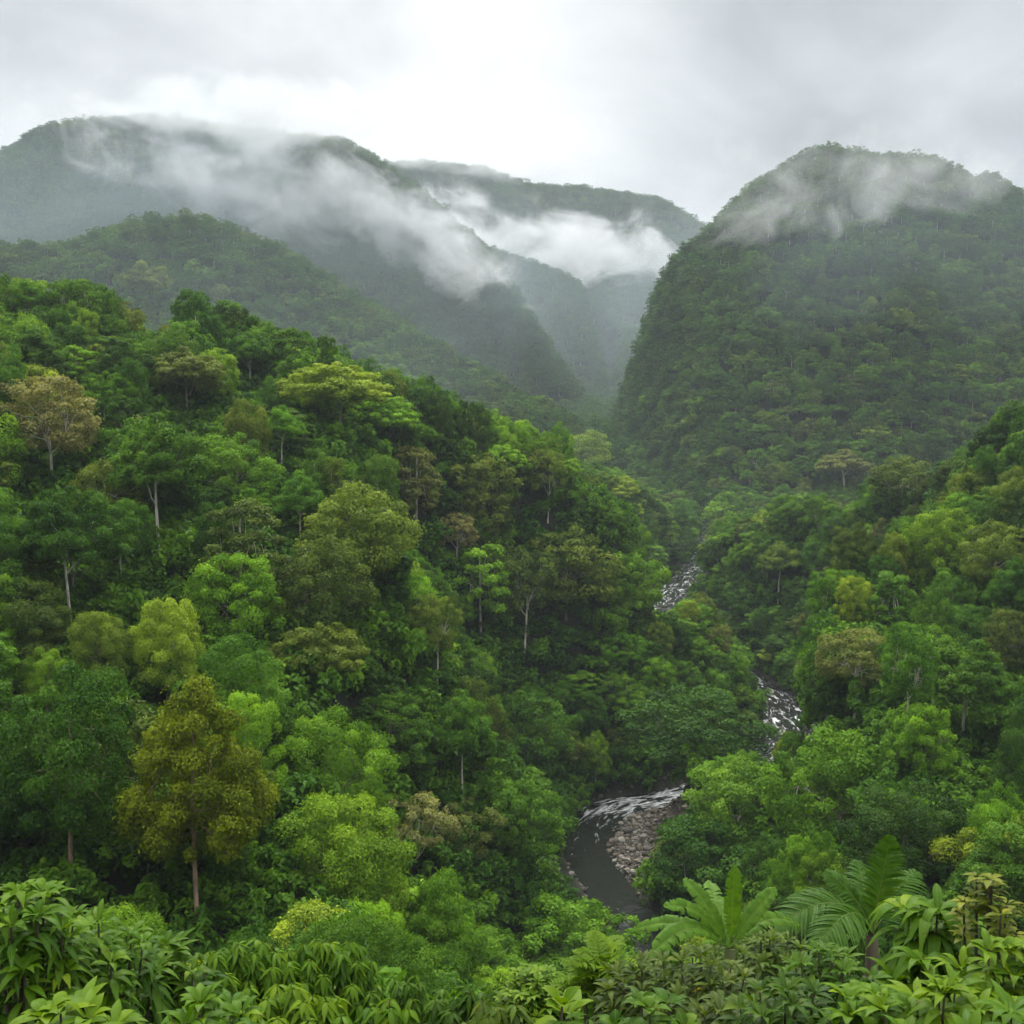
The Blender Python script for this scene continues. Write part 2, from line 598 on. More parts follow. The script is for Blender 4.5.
    if limbs:
        M = {'open': 5, 'scrub': 6, 'umbrella': 4}.get(kind, 5)
        ang = np.arctan2(C[:, 1], C[:, 0])
        sec = np.floor((ang + math.pi + r.uniform(0, 6.28)) / (2 * math.pi / M)).astype(int) % M
        for j in range(M):
            ids = np.nonzero(sec == j)[0]
            if len(ids) < 2:
                continue
            tgt = C[ids].mean(0) * (0.85, 0.85, 1) - (0, 0, 0.5 * S['rb'])
            k = (n - 1) * {'umbrella': r.uniform(0.66, 0.98), 'open': r.uniform(0.6, 0.95), 'scrub': r.uniform(0.3, 0.9)}.get(kind, r.uniform(0.4, 0.85))
            k0 = int(min(k, n - 2))
            p0 = path[k0] + (path[k0 + 1] - path[k0]) * (k - k0)
            if tgt[2] < p0[2] + 0.3:
                tgt[2] = p0[2] + 0.6
            mid = 0.55 * p0 + 0.45 * tgt + np.array([0, 0, -0.06 * np.linalg.norm(tgt - p0)]) + r.normal(0, 0.35, 3)
            w = S['tr'] * r.uniform(0.42, 0.62)
            limb = np.array([p0, 0.6 * p0 + 0.4 * mid + r.normal(0, 0.15, 3), mid, 0.5 * (mid + tgt) + r.normal(0, 0.25, 3), tgt])
            parts.append(tube(limb, [w, w * 0.85, w * 0.7, w * 0.5, w * 0.3], 6))
            for i in ids[: {'open': 9, 'scrub': 9, 'umbrella': 7}.get(kind, 4)]:
                q = limb[int(r.integers(2, 5))]
                e = C[i] + r.normal(0, 0.2, 3)
                h = 0.5 * (q + e) + r.normal(0, 0.25, 3)
                parts.append(tube([q, h, e], [w * 0.36, w * 0.25, w * 0.08], 4))
    tv, tf = merge(parts)
    return (tv, tf), (cv, cf, A)


def crown_mesh(name, data):
    cv, cf, A = data
    return new_mesh(name, cv, cf, [M_LEAF], False, {'leaf_age': ('FACE', 'FLOAT', A)})


# prototypes: fine leaves for trees within 165 m, coarser beyond
PROTO = {}
PROTO_N = {'dome': 4, 'billowy': 3, 'umbrella': 3, 'open': 2, 'draped': 3, 'layered': 2, 'column': 3, 'oval': 2, 'scrub': 2, 'tall_dome': 2}


def proto(kind, k, lod):
    key = (kind, k % PROTO_N[kind], lod)
    if key not in PROTO:
        leaf, per, nm, lb = {0: (0.34, 400, 1.0, True), 1: (0.46, 220, 1.0, True), 2: (0.60, 120, 1.0, True)}[lod]
        t, c = build_tree(kind, 1000 + 37 * key[1] + 7 * sum(map(ord, kind)), leaf, per, nm, lb)
        PROTO[key] = (new_mesh(kind + '_trunk', t[0], t[1], [M_BARK], True), crown_mesh(kind + '_crown', c))
    return PROTO[key]


# leaf colours (linear); bluish green holds painted mist for far trees
LEAFCOL = {
    'dark green':        (0.041, 0.096, 0.011),
    'deep green':        (0.052, 0.130, 0.012),
    'mid green':         (0.080, 0.178, 0.014),
    'fresh green':       (0.118, 0.244, 0.015),
    'bright green':      (0.172, 0.318, 0.018),
    'yellow-green':      (0.241, 0.338, 0.026),
    'olive green':       (0.130, 0.185, 0.022),
    'dull olive':        (0.091, 0.141, 0.022),
    'brownish olive':    (0.149, 0.183, 0.040),
    'tan':               (0.220, 0.235, 0.077),
    'golden green':      (0.165, 0.205, 0.007),
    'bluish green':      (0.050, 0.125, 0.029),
}
BARKCOL = {'pale': (0.56, 0.52, 0.45), 'grey': (0.20, 0.18, 0.15), 'dark': (0.075, 0.06, 0.045), 'reddish': (0.34, 0.22, 0.16)}

# ------------------------------------------------------------------ trees that stand out in the photograph
# u, top, foot of the crown or of the trunk, crown width (pixels), kind, colour, bark, short phrase (for the labels of its neighbours), label
LANDMARKS = [
    (48, 377, 503, 98, 'open', 'tan', 'pale', 'tan-crowned tree with the leaning pale trunk', 'tan airy tree with a pale leaning trunk, high on the left slope'),
    (156, 412, 560, 94, 'umbrella', 'mid green', 'pale', 'forked pale-trunked umbrella tree', 'spreading green umbrella tree with a tall forked pale trunk, left slope'),
    (183, 346, 428, 88, 'umbrella', 'brownish olive', 'grey', 'brownish flat-topped tree', 'brownish flat-topped spreading tree near the crest of the left slope'),
    (78, 344, 405, 46, 'layered', 'bright green', 'grey', 'small bright layered tree', 'small bright green layered tree just above the tan airy tree'),
    (340, 360, 450, 98, 'umbrella', 'yellow-green', 'grey', 'broad pale flat-crowned tree', 'broad pale yellow-green flat-crowned tree below the left ridge'),
    (388, 393, 470, 62, 'umbrella', 'bright green', 'grey', 'bright flat tree on the spur', 'bright green flat-crowned tree lower right of the broad pale flat-crowned tree'),
    (281, 404, 477, 42, 'umbrella', 'fresh green', 'pale', 'slim white-trunked tree', 'slim tree with small crown on a straight white trunk, left slope'),
    (165, 600, 690, 74, 'billowy', 'yellow-green', 'grey', 'pale lime billowy tree', 'pale lime-green billowy tree in dark forest above the golden tree'),
    (46, 650, 705, 46, 'dome', 'bright green', 'grey', 'small lime dome at the left edge', 'small lime-green domed tree low at the left edge of the forest'),
    (326, 541, 640, 88, 'dome', 'dull olive', 'grey', 'dull round-headed tree', 'dull dark round-headed tree in the middle of the left slope'),
    (356, 488, 585, 100, 'dome', 'olive green', 'grey', 'wide olive dome', 'wide olive-green domed tree behind the dull round-headed tree'),
    (322, 620, 720, 88, 'umbrella', 'olive green', 'grey', 'olive umbrella tree', 'olive umbrella-shaped tree below the dull round-headed tree'),
    (242, 553, 640, 80, 'billowy', 'bright green', 'grey', 'bright billowy tree with yellow tips', 'bright green billowy tree with yellowish tips right of the pale lime tree'),
    (193, 688, 938, 138, 'oval', 'golden green', 'reddish', 'tall golden tree', 'tall golden-green tree with a bare crooked reddish trunk'),
    (66, 672, 900, 138, 'tall_dome', 'deep green', 'reddish', 'big dark tree with the bare trunk', 'big dark green tree on a bare trunk, left of the golden tree'),
    (322, 713, 830, 96, 'dome', 'fresh green', 'grey', 'round fresh-green tree', 'round fresh-green tree right of the top of the golden tree'),
    (338, 797, 925, 122, 'dome', 'bright green', 'grey', 'big bright dome', 'big bright green domed tree right of the golden tree trunk'),
    (482, 542, 645, 58, 'layered', 'bright green', 'pale', 'vivid layered tree', 'vivid bright green layered tree on a thin white trunk, mid slope'),
    (524, 548, 655, 64, 'open', 'dull olive', 'pale', 'greyish tree with the white trunk', 'greyish tree with a white trunk beside the vivid layered tree'),
    (455, 514, 570, 44, 'open', 'tan', 'pale', 'half-bare tan tree', 'half-bare tan tree with pale twigs just above the vivid layered tree'),
    (566, 528, 610, 84, 'dome', 'olive green', 'grey', 'broad olive tree', 'broad olive tree right of the greyish white-trunked tree'),
    (626, 554, 615, 58, 'billowy', 'bright green', 'grey', 'lime tree by the upper river', 'lime-green billowy tree just left of the upper river'),
    (616, 474, 524, 46, 'umbrella', 'yellow-green', 'pale', 'small pale umbrella tree', 'small pale umbrella tree with visible trunk above the upper river'),
    (590, 431, 480, 42, 'dome', 'yellow-green', 'grey', 'small yellowish tree on the spur', 'small yellowish domed tree at the low end of the left spur'),
    (414, 444, 530, 60, 'layered', 'brownish olive', 'pale', 'tan layered tree on the spur', 'tan layered tree with a pale stem in the middle of the spur'),
    (482, 453, 535, 60, 'draped', 'olive green', 'grey', 'vine-hung olive tree', 'tall olive tree hung with vines right of the tan layered tree'),
    (404, 794, 862, 78, 'scrub', 'tan', 'pale', 'bare whitish brush tree', 'bare whitish twiggy tree above the river bend'),
    (466, 800, 865, 80, 'scrub', 'brownish olive', 'grey', 'brownish brush tree', 'brownish twiggy tree right of the bare whitish one'),
    (528, 692, 770, 70, 'dome', 'mid green', 'grey', 'round tree above the river bend', 'round mid-green tree on the slope above the river bend'),
    (690, 690, 775, 118, 'dome', 'deep green', 'grey', 'broad tree on the inner bank', 'broad deep green tree leaning over the inner bank between both river stretches'),
    (845, 448, 500, 62, 'umbrella', 'brownish olive', 'pale', 'tan tree with the white trunk', 'tan flat-crowned tree with a white trunk on the right-hand spur'),
    (905, 458, 505, 60, 'dome', 'dull olive', 'pale', 'dark tree on the right spur', 'dark olive tree with a leaning pale trunk on the right-hand spur'),
    (966, 636, 750, 90, 'umbrella', 'mid green', 'pale', 'right-hand umbrella tree', 'green umbrella tree with a tall pale trunk on the right-hand slope'),
    (856, 632, 718, 78, 'open', 'brownish olive', 'pale', 'tan airy tree on the right slope', 'tan airy tree with pale branching trunk on the right-hand slope'),
    (926, 704, 770, 56, 'billowy', 'bright green', 'grey', 'lime billowy tree on the right slope', 'lime billowy tree beneath the right-hand umbrella tree'),
    (838, 735, 850, 112, 'billowy', 'fresh green', 'grey', 'big fresh-green tree by the rapids', 'big fresh-green billowy tree just right of the white rapids'),
    (738, 762, 850, 96, 'dome', 'fresh green', 'grey', 'domed tree right of the gravel bar', 'fresh-green domed tree standing between the gravel bar and the rapids'),
    (706, 818, 905, 116, 'dome', 'deep green', 'grey', 'dark tree by the gravel bar', 'dark green tree right beside the stony gravel bar'),
    (905, 788, 890, 116, 'dome', 'dark green', 'grey', 'big dark dome behind the palm', 'big dark green domed tree behind the palm on the right'),
    (950, 508, 575, 54, 'billowy', 'bright green', 'grey', 'lime tree high on the right slope', 'lime-green billowy tree high on the right-hand slope'),
    (1000, 522, 590, 66, 'dome', 'olive green', 'pale', 'olive tree at the right edge', 'olive domed tree with a pale leaning trunk at the right edge'),
    (148, 261, 325, 40, 'umbrella', 'olive green', 'dark', 'lone crest tree', 'lone olive tree standing clear against mist on the left crest'),
    (890, 570, 640, 52, 'column', 'mid green', 'pale', 'slender tree on the right slope', 'slender mid-green tree on a thin pale trunk, middle of the right-hand slope'),
    (232, 434, 500, 72, 'dome', 'fresh green', 'grey', 'domed tree by the umbrella tree', 'fresh-green domed tree immediately right of the forked umbrella tree'),
    (606, 500, 550, 30, 'umbrella', 'fresh green', 'pale', 'tiny white-trunked umbrella tree', 'small umbrella tree on a white trunk just below the pale umbrella tree above the river'),
    (300, 470, 560, 56, 'umbrella', 'mid green', 'pale', 'white-trunked tree left of the wide olive dome', 'tall white-trunked flat-crowned tree left of the wide olive dome'),
    (436, 596, 690, 52, 'open', 'olive green', 'pale', 'airy tree below the vivid layered tree', 'airy olive tree on a white trunk just left below the vivid layered tree'),
    (1008, 610, 700, 50, 'open', 'dull olive', 'pale', 'airy tree at the right edge', 'airy dull olive tree on a pale trunk at the right edge'),
    (780, 540, 600, 44, 'umbrella', 'olive green', 'pale', 'olive umbrella tree above the right bank', 'olive umbrella tree on a pale trunk above the right river bank'),
    (120, 500, 590, 50, 'open', 'mid green', 'pale', 'airy green tree left of the umbrella tree', 'airy green tree on a white trunk lower left of the forked umbrella tree'),
    (250, 330, 400, 44, 'umbrella', 'mid green', 'pale', 'green flat tree near the crest', 'green flat-crowned tree right of the brownish flat-topped tree near the crest'),
    (562, 902, 985, 120, 'billowy', 'fresh green', 'grey', 'green dome below the river pool', 'fresh-green billowy tree just below the calm river pool'),
]

# ------------------------------------------------------------------ where they stand
river_px = []      # open-water areas of the river as the valley lets one see them


def poly_mask(polys):
    m = np.zeros((1024, 1024), bool)
    yy, xx = np.mgrid[0:1024, 0:1024]
    for P in polys:
        P = np.array(P, float)
        ins = np.zeros(m.shape, bool)
        j = len(P) - 1
        for i in range(len(P)):
            cond = (P[i, 1] > yy) != (P[j, 1] > yy)
            xi = (P[j, 0] - P[i, 0]) * (yy - P[i, 1]) / (P[j, 1] - P[i, 1] + 1e-9) + P[i, 0]
            ins ^= cond & (xx < xi)
            j = i
        m |= ins
    return m


# the gap in the canopy above the river: (nearest distance of the water, outline)
GAPS = [
    (205, [(562, 824), (592, 799), (660, 790), (708, 786), (692, 800), (676, 815), (655, 842), (645, 872), (638, 898), (655, 912), (640, 922), (614, 914), (582, 884), (558, 858)]),
    (290, [(766, 684), (790, 700), (806, 714), (816, 742), (792, 750), (775, 738), (764, 762), (748, 768), (765, 730), (762, 705)]),
    (480, [(662, 590), (690, 563), (704, 560), (700, 575), (690, 590), (678, 606), (652, 612), (650, 600)]),
]
GAPM = []
UU, VV = np.meshgrid(np.arange(1024), np.arange(1024))
for d, p in GAPS:                      # within the outline, the water and the gravel bar themselves
    m = poly_mask([p])
    lev = {205: 2.8, 290: 6.8, 480: 18.5}[d]
    vi, ui = np.nonzero(m)
    dx, dz = (ui - 512) / FPX, None
    rr = FWD[None] + ((ui - 512) / FPX)[:, None] * np.array([[1.0, 0, 0]]) + ((512 - vi) / FPX)[:, None] * UPV[None]
    tt_ = (lev - CAM[2]) / rr[:, 2]
    px_, py_ = rr[:, 0] * tt_, rr[:, 1] * tt_
    q_, (z_, w_) = near_polyline(px_, py_, RIV[:, :2], [RIV[:, 2], RIV[:, 3]])
    ok_ = (q_ < w_ + (1.6 if d == 290 else 0.5)) | (bar_at(px_, py_) > 0.35)
    m2 = np.zeros_like(m)
    m2[vi[ok_], ui[ok_]] = True
    GAPM.append((d, m2))


def march(u, vc, hc, d0=30.0, d1=3000.0):
    """first distance at which the sight line through (u, vc) comes within hc(D) of the ground"""
    D = np.exp(np.linspace(math.log(d0), math.log(d1), 900))
    r_ = ray(u, vc)
    z = terrain(CAM[0] + r_[0] * D, CAM[1] + D)
    zr = CAM[2] + r_[2] * D
    ok = np.nonzero(zr - z <= hc(D))[0]
    return D[ok[0]] if len(ok) else None


TREES = []       # dicts: x y z kind k sx sz rot colour bark landmark


def add_tree(x, y, z, kind, wid, hgt, colour, bark, lm=None, k=None):
    S = SHAPES[kind]
    TREES.append(dict(x=x, y=y, z=z, kind=kind, sx=wid / (2.15 * S['r']), sz=hgt / (S['z1'] + 0.7), wid=wid, hgt=hgt, colour=colour, bark=bark, lm=lm,
                      k=int(rng.integers(0, 99)) if k is None else k, rot=float(rng.uniform(0, 6.28))))


for i, (u, vt, vb, w, kind, colour, bark, phrase, label) in enumerate(LANDMARKS):
    D = march(u, vb, lambda D: 0.6 if kind in ('umbrella', 'open', 'oval', 'layered', 'tall_dome') else 2.5, d0=45)
    if D is None:
        D = 260
    z = float(terrain(at(u, vb, D)[0], D))
    top = at(u, vt, D)
    add_tree(top[0], D, z, kind, w * D / FPX, top[2] - z, colour, bark, i)

for u, vt, w, h, kind, colour, bark, label in [
        (735, 196, 11, 13, 'dome', 'dark green', 'grey', 'small tree standing up from the steep outline of the right-hand peak'),
        (778, 170, 12, 10, 'dome', 'dark green', 'grey', 'small rounded tree breaking the skyline below the right-hand summit'),
        (990, 170, 20, 14, 'umbrella', 'dark green', 'dark', 'flat-topped tree on the misty skyline of the right-hand mountain'),
        (1014, 186, 18, 11, 'umbrella', 'dark green', 'dark', 'low flat tree on the skyline at the right edge')]:
    D = 900.0
    best = min(np.linspace(780, 1000, 90), key=lambda D: abs(float(terrain(at(u, vt, D)[0], D)) + h * 1.0 - at(u, vt, D)[2]) + (5 if float(terrain(at(u, vt, D)[0], D)) + h < at(u, vt, D)[2] - 3 else 0))
    p = at(u, vt, best)
    add_tree(p[0], best, float(terrain(p[0], best)), kind, w * best / FPX, max(h, p[2] - float(terrain(p[0], best))), colour, bark, len(LANDMARKS))
    LANDMARKS.append((u, vt, vt + 30, w, kind, colour, bark, 'skyline tree', label))
LMN = len(TREES)

# ------------------------------------------------------------------ the rest of the forest
# candidate spots: jittered grids, finer near the camera
def jittered(x0, x1, y0, y1, d, r):
    nx, ny = int((x1 - x0) / d), int((y1 - y0) / d)
    X, Y = np.meshgrid(np.arange(nx), np.arange(ny))
    X = x0 + (X + 0.5 + 0.5 * (Y % 2) + r.uniform(-0.36, 0.36, X.shape)) * d
    Y = y0 + (Y + 0.5 + r.uniform(-0.36, 0.36, Y.shape)) * d
    return X.ravel(), Y.ravel()


# how far up the terrain blocks the view, along each azimuth
AZ = np.linspace(-0.62, 0.62, 420)
DD = np.exp(np.linspace(math.log(2), math.log(3300), 520))
AX, AD = np.meshgrid(AZ, DD, indexing='ij')
TZ = terrain(AD * AX, AD)
EL = (TZ + 9 * np.clip((AD - 60) / 120, 0, 1) - CAM[2]) / AD
HOR = np.maximum.accumulate(np.where(AD < 30, -9, EL), axis=1)
HOR = np.concatenate([np.full((len(AZ), 1), -9.0), HOR[:, :-1]], axis=1)


def in_view(x, y, z, h, margin=0.0):
    az = x / y
    i = np.clip(np.round((az - AZ[0]) / (AZ[1] - AZ[0])).astype(int), 0, len(AZ) - 1)
    j = np.clip(np.searchsorted(DD, y), 0, len(DD) - 1)
    return (np.abs(az) < 0.60) & ((z + h - CAM[2]) / y > HOR[i, j] - margin)


def clear_of_river(x, y, z, wid, hgt):
    """a tree that would hang before the open water is not there"""
    bad = np.zeros(len(x), bool)
    for fx in (-0.45, 0, 0.45):
        for fz in (0.35, 0.6, 0.8, 1.0):
            u, v, _ = project(np.stack([x + fx * wid * (1.0 if fz < 0.95 else 0.3), y, z + fz * hgt], -1))
            iu, iv = np.clip(u, 0, 1023).astype(int), np.clip(v, 0, 1023).astype(int)
            for d, m in GAPM:
                bad |= m[iv, iu] & (y < d + 90)
    return ~bad


def zone_colours(x, y, n, r):
    """what grows where: bright, tall stands along the foot of the left slope, olive on the right spur; far mist shade painted in"""
    names = ['dark green', 'deep green', 'mid green', 'fresh green', 'bright green', 'yellow-green', 'olive green', 'dull olive', 'brownish olive']
    base = np.array([1.5, 2.8, 3.8, 3.1, 1.5, 0.6, 1.7, 0.8, 0.3])
    W = np.tile(base, (n, 1))
    patch = fbm(x / 60, y / 60, 400, 3)[:, None]
    W[:, 6:9] *= np.exp(1.5 * fbm(x / 110, y / 110, 430, 2))[:, None]
    W[:, 3:5] *= np.exp(1.6 * patch)
    W[:, 0:2] *= np.exp(-1.6 * patch)
    rt = np.clip((x - 90) / 60, 0, 1)[:, None] * np.clip((520 - y) / 100, 0, 1)[:, None]
    W[:, 6:9] *= 1 + 1.0 * rt
    up = np.clip((y - 320) / 200, 0, 1)[:, None]
    W[:, 4:6] *= 1 - 0.6 * up
    far_mist = np.clip((y - 600) / 250, 0, 1)[:, None]            # shade of distant mist, painted as darker leaf colours
    W[:, 2:6] *= 1 - 0.75 * far_mist
    W[:, 6:9] *= 1 - 0.6 * far_mist
    c = W.cumsum(1)
    q = r.uniform(0, 1, n)[:, None] * c[:, -1:]
    return [names[k] for k in (q > c).sum(1)]


r2 = np.random.default_rng(21)
X, Y = jittered(-330, 330, 56, 470, 6.1, r2)
Z = terrain(X, Y)
H = r2.uniform(10, 17, len(X)) * (0.92 + 0.3 * r2.uniform(size=len(X)) ** 4)
Wd = r2.uniform(6.2, 11.5, len(X))
near_ = np.clip((Y - 50) / 70, 0, 1)
H *= 0.50 + 0.50 * near_
Wd *= 0.65 + 0.35 * near_
rd, (rz_, rw_) = near_polyline(X, Y, RIV[:, :2], [RIV[:, 2], RIV[:, 3]])
bar = bar_at(X, Y)
keep = (rd > rw_ + 1.6) & in_view(X, Y, Z, H + 4, 0.03) & (bar < 0.3) & (np.abs(X) < 0.56 * Y + 12)
# near the river only lower trees
H *= np.clip(0.55 + (rd - rw_) / 45, 0, 1)
X, Y, Z, H, Wd = X[keep], Y[keep], Z[keep], H[keep], Wd[keep]
# before open water try lower trees first
for shrink in (0.75, 0.55, 0.4):
    bad = ~clear_of_river(X, Y, Z, Wd, H)
    H[bad] *= shrink
    Wd[bad] *= 0.85
ok = clear_of_river(X, Y, Z, Wd, H)
X, Y, Z, H, Wd = X[ok], Y[ok], Z[ok], H[ok], Wd[ok]
# keep off the trees that stand out, and keep their trunks and crowns in sight
lmx = np.array([[t['x'], t['y'], t['wid']] for t in TREES])
d = np.hypot(X[:, None] - lmx[None, :, 0], Y[:, None] - lmx[None, :, 1])
ok = (d > 0.36 * (lmx[None, :, 2] + Wd[:, None])).all(1)
uu, vv, _ = project(np.stack([X, Y, Z + H], -1))
wpx = Wd / Y * FPX * 0.5
for t, lm in zip(TREES[:LMN - 4], LANDMARKS):
    u0, vt, vb, w = lm[:4]
    half = {'umbrella': 0.16, 'open': 0.2, 'oval': 0.14, 'layered': 0.2, 'tall_dome': 0.14}.get(t['kind'], 0.30) * w
    vclear = vb - 4 if t['kind'] in ('umbrella', 'open', 'oval', 'layered', 'tall_dome') else vt + 0.72 * (vb - vt)
    front = (Y < t['y']) & (np.abs(uu - u0) < half + wpx * 0.75) & (vv < vclear)
    crownhit = (Y < t['y']) & (np.abs(uu - u0) < 0.42 * w + wpx * 0.6) & (vv < vt + 0.55 * (vb - vt))
    ok &= ~(front | crownhit)
X, Y, Z, H, Wd = X[ok], Y[ok], Z[ok], H[ok], Wd[ok]
cols = zone_colours(X, Y, len(X), r2)
kinds = r2.choice(['dome', 'billowy', 'umbrella', 'open', 'draped', 'layered', 'column'], len(X), p=[0.32, 0.19, 0.09, 0.06, 0.19, 0.06, 0.09])
for i in range(len(X)):
    k = kinds[i]
    h, w = H[i], Wd[i]
    if h < 9:
        k = 'dome' if k in ('umbrella', 'open', 'layered') else k
    if k in ('umbrella', 'open'):
        h *= 1.38 if Y[i] < 215 else 1.12
        w *= 1.08
    if k == 'column':
        w *= 0.72
    if k == 'draped':
        w *= 0.9
    bark = 'pale' if k in ('umbrella', 'open') and r2.uniform() < 0.75 else r2.choice(['grey', 'pale', 'dark'], p=[0.5, 0.3, 0.2])
    add_tree(X[i], Y[i], Z[i], k, w, h, cols[i], bark)
for t in TREES:
    t['vis'] = 0.0

# how large each shows: front to back, column by column
hor = np.interp(np.arange(1024), [0, 60, 150, 240, 420, 520, 660, 720, 800, 900, 1023], [905, 925, 945, 945, 985, 990, 950, 930, 915, 905, 900])
for t in sorted(TREES, key=lambda t: t['y']):
    u, vt, dep = project([t['x'], t['y'], t['z'] + t['hgt']])
    _, vb, _ = project([t['x'], t['y'], t['z'] + (0.1 if t['kind'] in ('dome', 'billowy', 'draped', 'column') else 0.45) * t['hgt']])
    u, vt, vb = float(u[0]), float(vt[0]), float(vb[0])
    hw = 0.5 * t['wid'] * FPX / t['y']
    t['u'], t['vt'], t['vb'], t['hw'] = u, vt, vb, hw
    t['vis'] = 0.0
    a, b = int(max(0, u - hw)), int(min(1023, u + hw))
    if b <= a:
        continue
    cu = np.arange(a, b + 1)
    top = vt + (vb - vt) * 0.45 * (1 - np.sqrt(np.clip(1 - ((cu - u) / max(hw, 1)) ** 2, 0, 1)))
    t['vis'] = float(np.clip(np.minimum(hor[cu], vb) - top, 0, None).sum())
    hor[cu] = np.minimum(hor[cu], top)

N_SINGLE = 292
rest = sorted([t for t in TREES if t['lm'] is None], key=lambda t: -t['vis'])
singles = [t for t in TREES if t['lm'] is not None] + [t for t in rest[: N_SINGLE - LMN] if t['vis'] > 60]
print('near trees', len(TREES), 'single', len(singles), 'smallest share', min(t['vis'] for t in singles), 'max y', max(t['y'] for t in singles))
in_s = set(id(t) for t in singles)
massed = [t for t in TREES if id(t) not in in_s]

KINDWORD = {'dome': 'domed', 'billowy': 'billowy', 'umbrella': 'flat-crowned', 'open': 'airy', 'draped': 'vine-draped', 'layered': 'layered', 'column': 'slender', 'oval': 'tall', 'scrub': 'twiggy', 'tall_dome': 'tall'}
NAME = {'dome': 'broadleaf_tree', 'billowy': 'broadleaf_tree', 'umbrella': 'umbrella_tree', 'open': 'open_crowned_tree', 'draped': 'vine_draped_tree', 'layered': 'layered_tree', 'column': 'slender_tree', 'oval': 'tall_tree', 'scrub': 'twiggy_tree', 'tall_dome': 'tall_tree'}
NTH = ['', 'second', 'third', 'fourth', 'fifth', 'sixth', 'seventh', 'eighth', 'ninth', 'tenth', 'eleventh', 'twelfth']


def make_labels():
    fam = {}
    lms = [t for t in singles if t['lm'] is not None and t['lm'] < LMN - 4]
    for t in singles:
        if t['lm'] is not None:
            t['label'] = LANDMARKS[t['lm']][8]
            continue
        cu, cv = t['u'], t['vt'] + 0.3 * (t['vb'] - t['vt'])
        b = min(lms, key=lambda m: math.hypot(m['u'] - cu, 1.2 * (m['vt'] + 0.3 * (m['vb'] - m['vt']) - cv)))
        du, dv = cu - b['u'], cv - (b['vt'] + 0.3 * (b['vb'] - b['vt']))
        if abs(du) > abs(dv):
            rel = 'left of' if du < 0 else 'right of'
        else:
            rel = 'above' if dv < 0 else 'below'
        fam.setdefault((t['colour'], KINDWORD[t['kind']], rel, b['lm']), []).append((math.hypot(du, dv), t))
    for (c, k, rel, b), ts in fam.items():
        ts.sort(key=lambda q: q[0])
        for i, (_, t) in enumerate(ts):
            o = '' if len(ts) == 1 else ('nearest ' if i == 0 else NTH[min(i, 11)] + ' ')
            t['label'] = f"{o}{c} {k} tree {rel} the {LANDMARKS[b][7]}"


make_labels()
for t in singles:
    k = t['k']
    lod = 0 if t['y'] < 135 else 1 if t['y'] < 230 else 2
    tm, cm = proto(t['kind'], k, lod)
    root = bpy.data.objects.new(NAME[t['kind']], None)
    COL.objects.link(root)
    root.empty_display_size = 1
    root.location = (t['x'], t['y'], t['z'])
    root.rotation_euler = (0, 0, t['rot'])
    root.scale = (t['sx'], t['sx'], t['sz'])
    tag(root, t['label'], 'tree', 'trees of the rainforest valley')
    tr = link('trunk', tm, root)
    tr['bark_color'] = [float(c) for c in BARKCOL[t['bark']]]
    cr = link('crown', cm, root)
    j = rng.uniform(0.88, 1.14)
    cr['leaf_color'] = [float(c * j * rng.uniform(0.95, 1.05)) for c in LEAFCOL[t['colour']]]

# ------------------------------------------------------------------ the far forest, one mass
FX, FY, FK, FS, FH, FC = [], [], [], [], [], []
r3 = np.random.default_rng(5)
bands = [(470, 800, 8.0), (800, 1250, 9.0), (1250, 1900, 11.0), (1900, 2900, 16.0)]
# kinds 0..5 middle distance, 6..9 far
for y0, y1, dd in bands:
    x, y = jittered(-0.58 * y1, 0.58 * y1, y0, y1, dd, r3)
    # steep ground carries more trees for its area on the map
    xs2, ys2 = jittered(-0.58 * y1, 0.58 * y1, y0, y1, dd * 0.58, r3)
    m = np.abs(xs2) < 0.58 * ys2
    xs2, ys2 = xs2[m], ys2[m]
    g = np.hypot(terrain(xs2 + 3, ys2) - terrain(xs2 - 3, ys2), terrain(xs2, ys2 + 3) - terrain(xs2, ys2 - 3)) / 6
    m = g > 1.25
    x, y = np.concatenate([x, xs2[m]]), np.concatenate([y, ys2[m]])
    m = np.abs(x) < 0.58 * y
    x, y = x[m], y[m]
    z = terrain(x, y)
    rd, (rz_, rw_) = near_polyline(x, y, RIV[:, :2], [RIV[:, 2], RIV[:, 3]])
    m = in_view(x, y, z, 20, 0.012) & (rd > rw_ + 1) & (scar_at(x, y) < 0.55)
    x, y, z = x[m], y[m], z[m]
    w = (0.70 + 0.75 * r3.uniform(size=len(x)) ** 1.5) * dd * 1.42
    h = r3.uniform(9, 15, len(x)) * (1 + 0.35 * r3.uniform(size=len(x)) ** 5) * (1 if dd < 12 else 1.1)
    ok = clear_of_river(x, y, z, w, h)
    x, y, z, w, h = x[ok], y[ok], z[ok], w[ok], h[ok]
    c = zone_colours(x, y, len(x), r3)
    far = y > 780
    kk = np.where(far, r3.integers(6, 10, len(x)), r3.integers(0, 6, len(x)))
    FX.append(np.stack([x, y, z - 0.3], -1)); FK.append(kk); FS.append(w); FH.append(h)
    blue = np.clip((y - 520) / 420, 0, 1) * 0.8  # far crowns blued and dimmed: mist painted into their leaf colour
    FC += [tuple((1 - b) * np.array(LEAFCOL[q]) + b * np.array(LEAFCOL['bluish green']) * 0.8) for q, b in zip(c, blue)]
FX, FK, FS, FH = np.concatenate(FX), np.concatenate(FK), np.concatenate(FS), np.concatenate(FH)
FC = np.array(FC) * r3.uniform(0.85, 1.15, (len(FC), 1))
MASSK = ['dome', 'billowy', 'umbrella', 'draped', 'dome', 'column', 'dome', 'billowy', 'column', 'dome']
mk = []
for t in massed:
    if t['vis'] <= 0 and t['y'] < 60:
        continue
    mk.append(t)
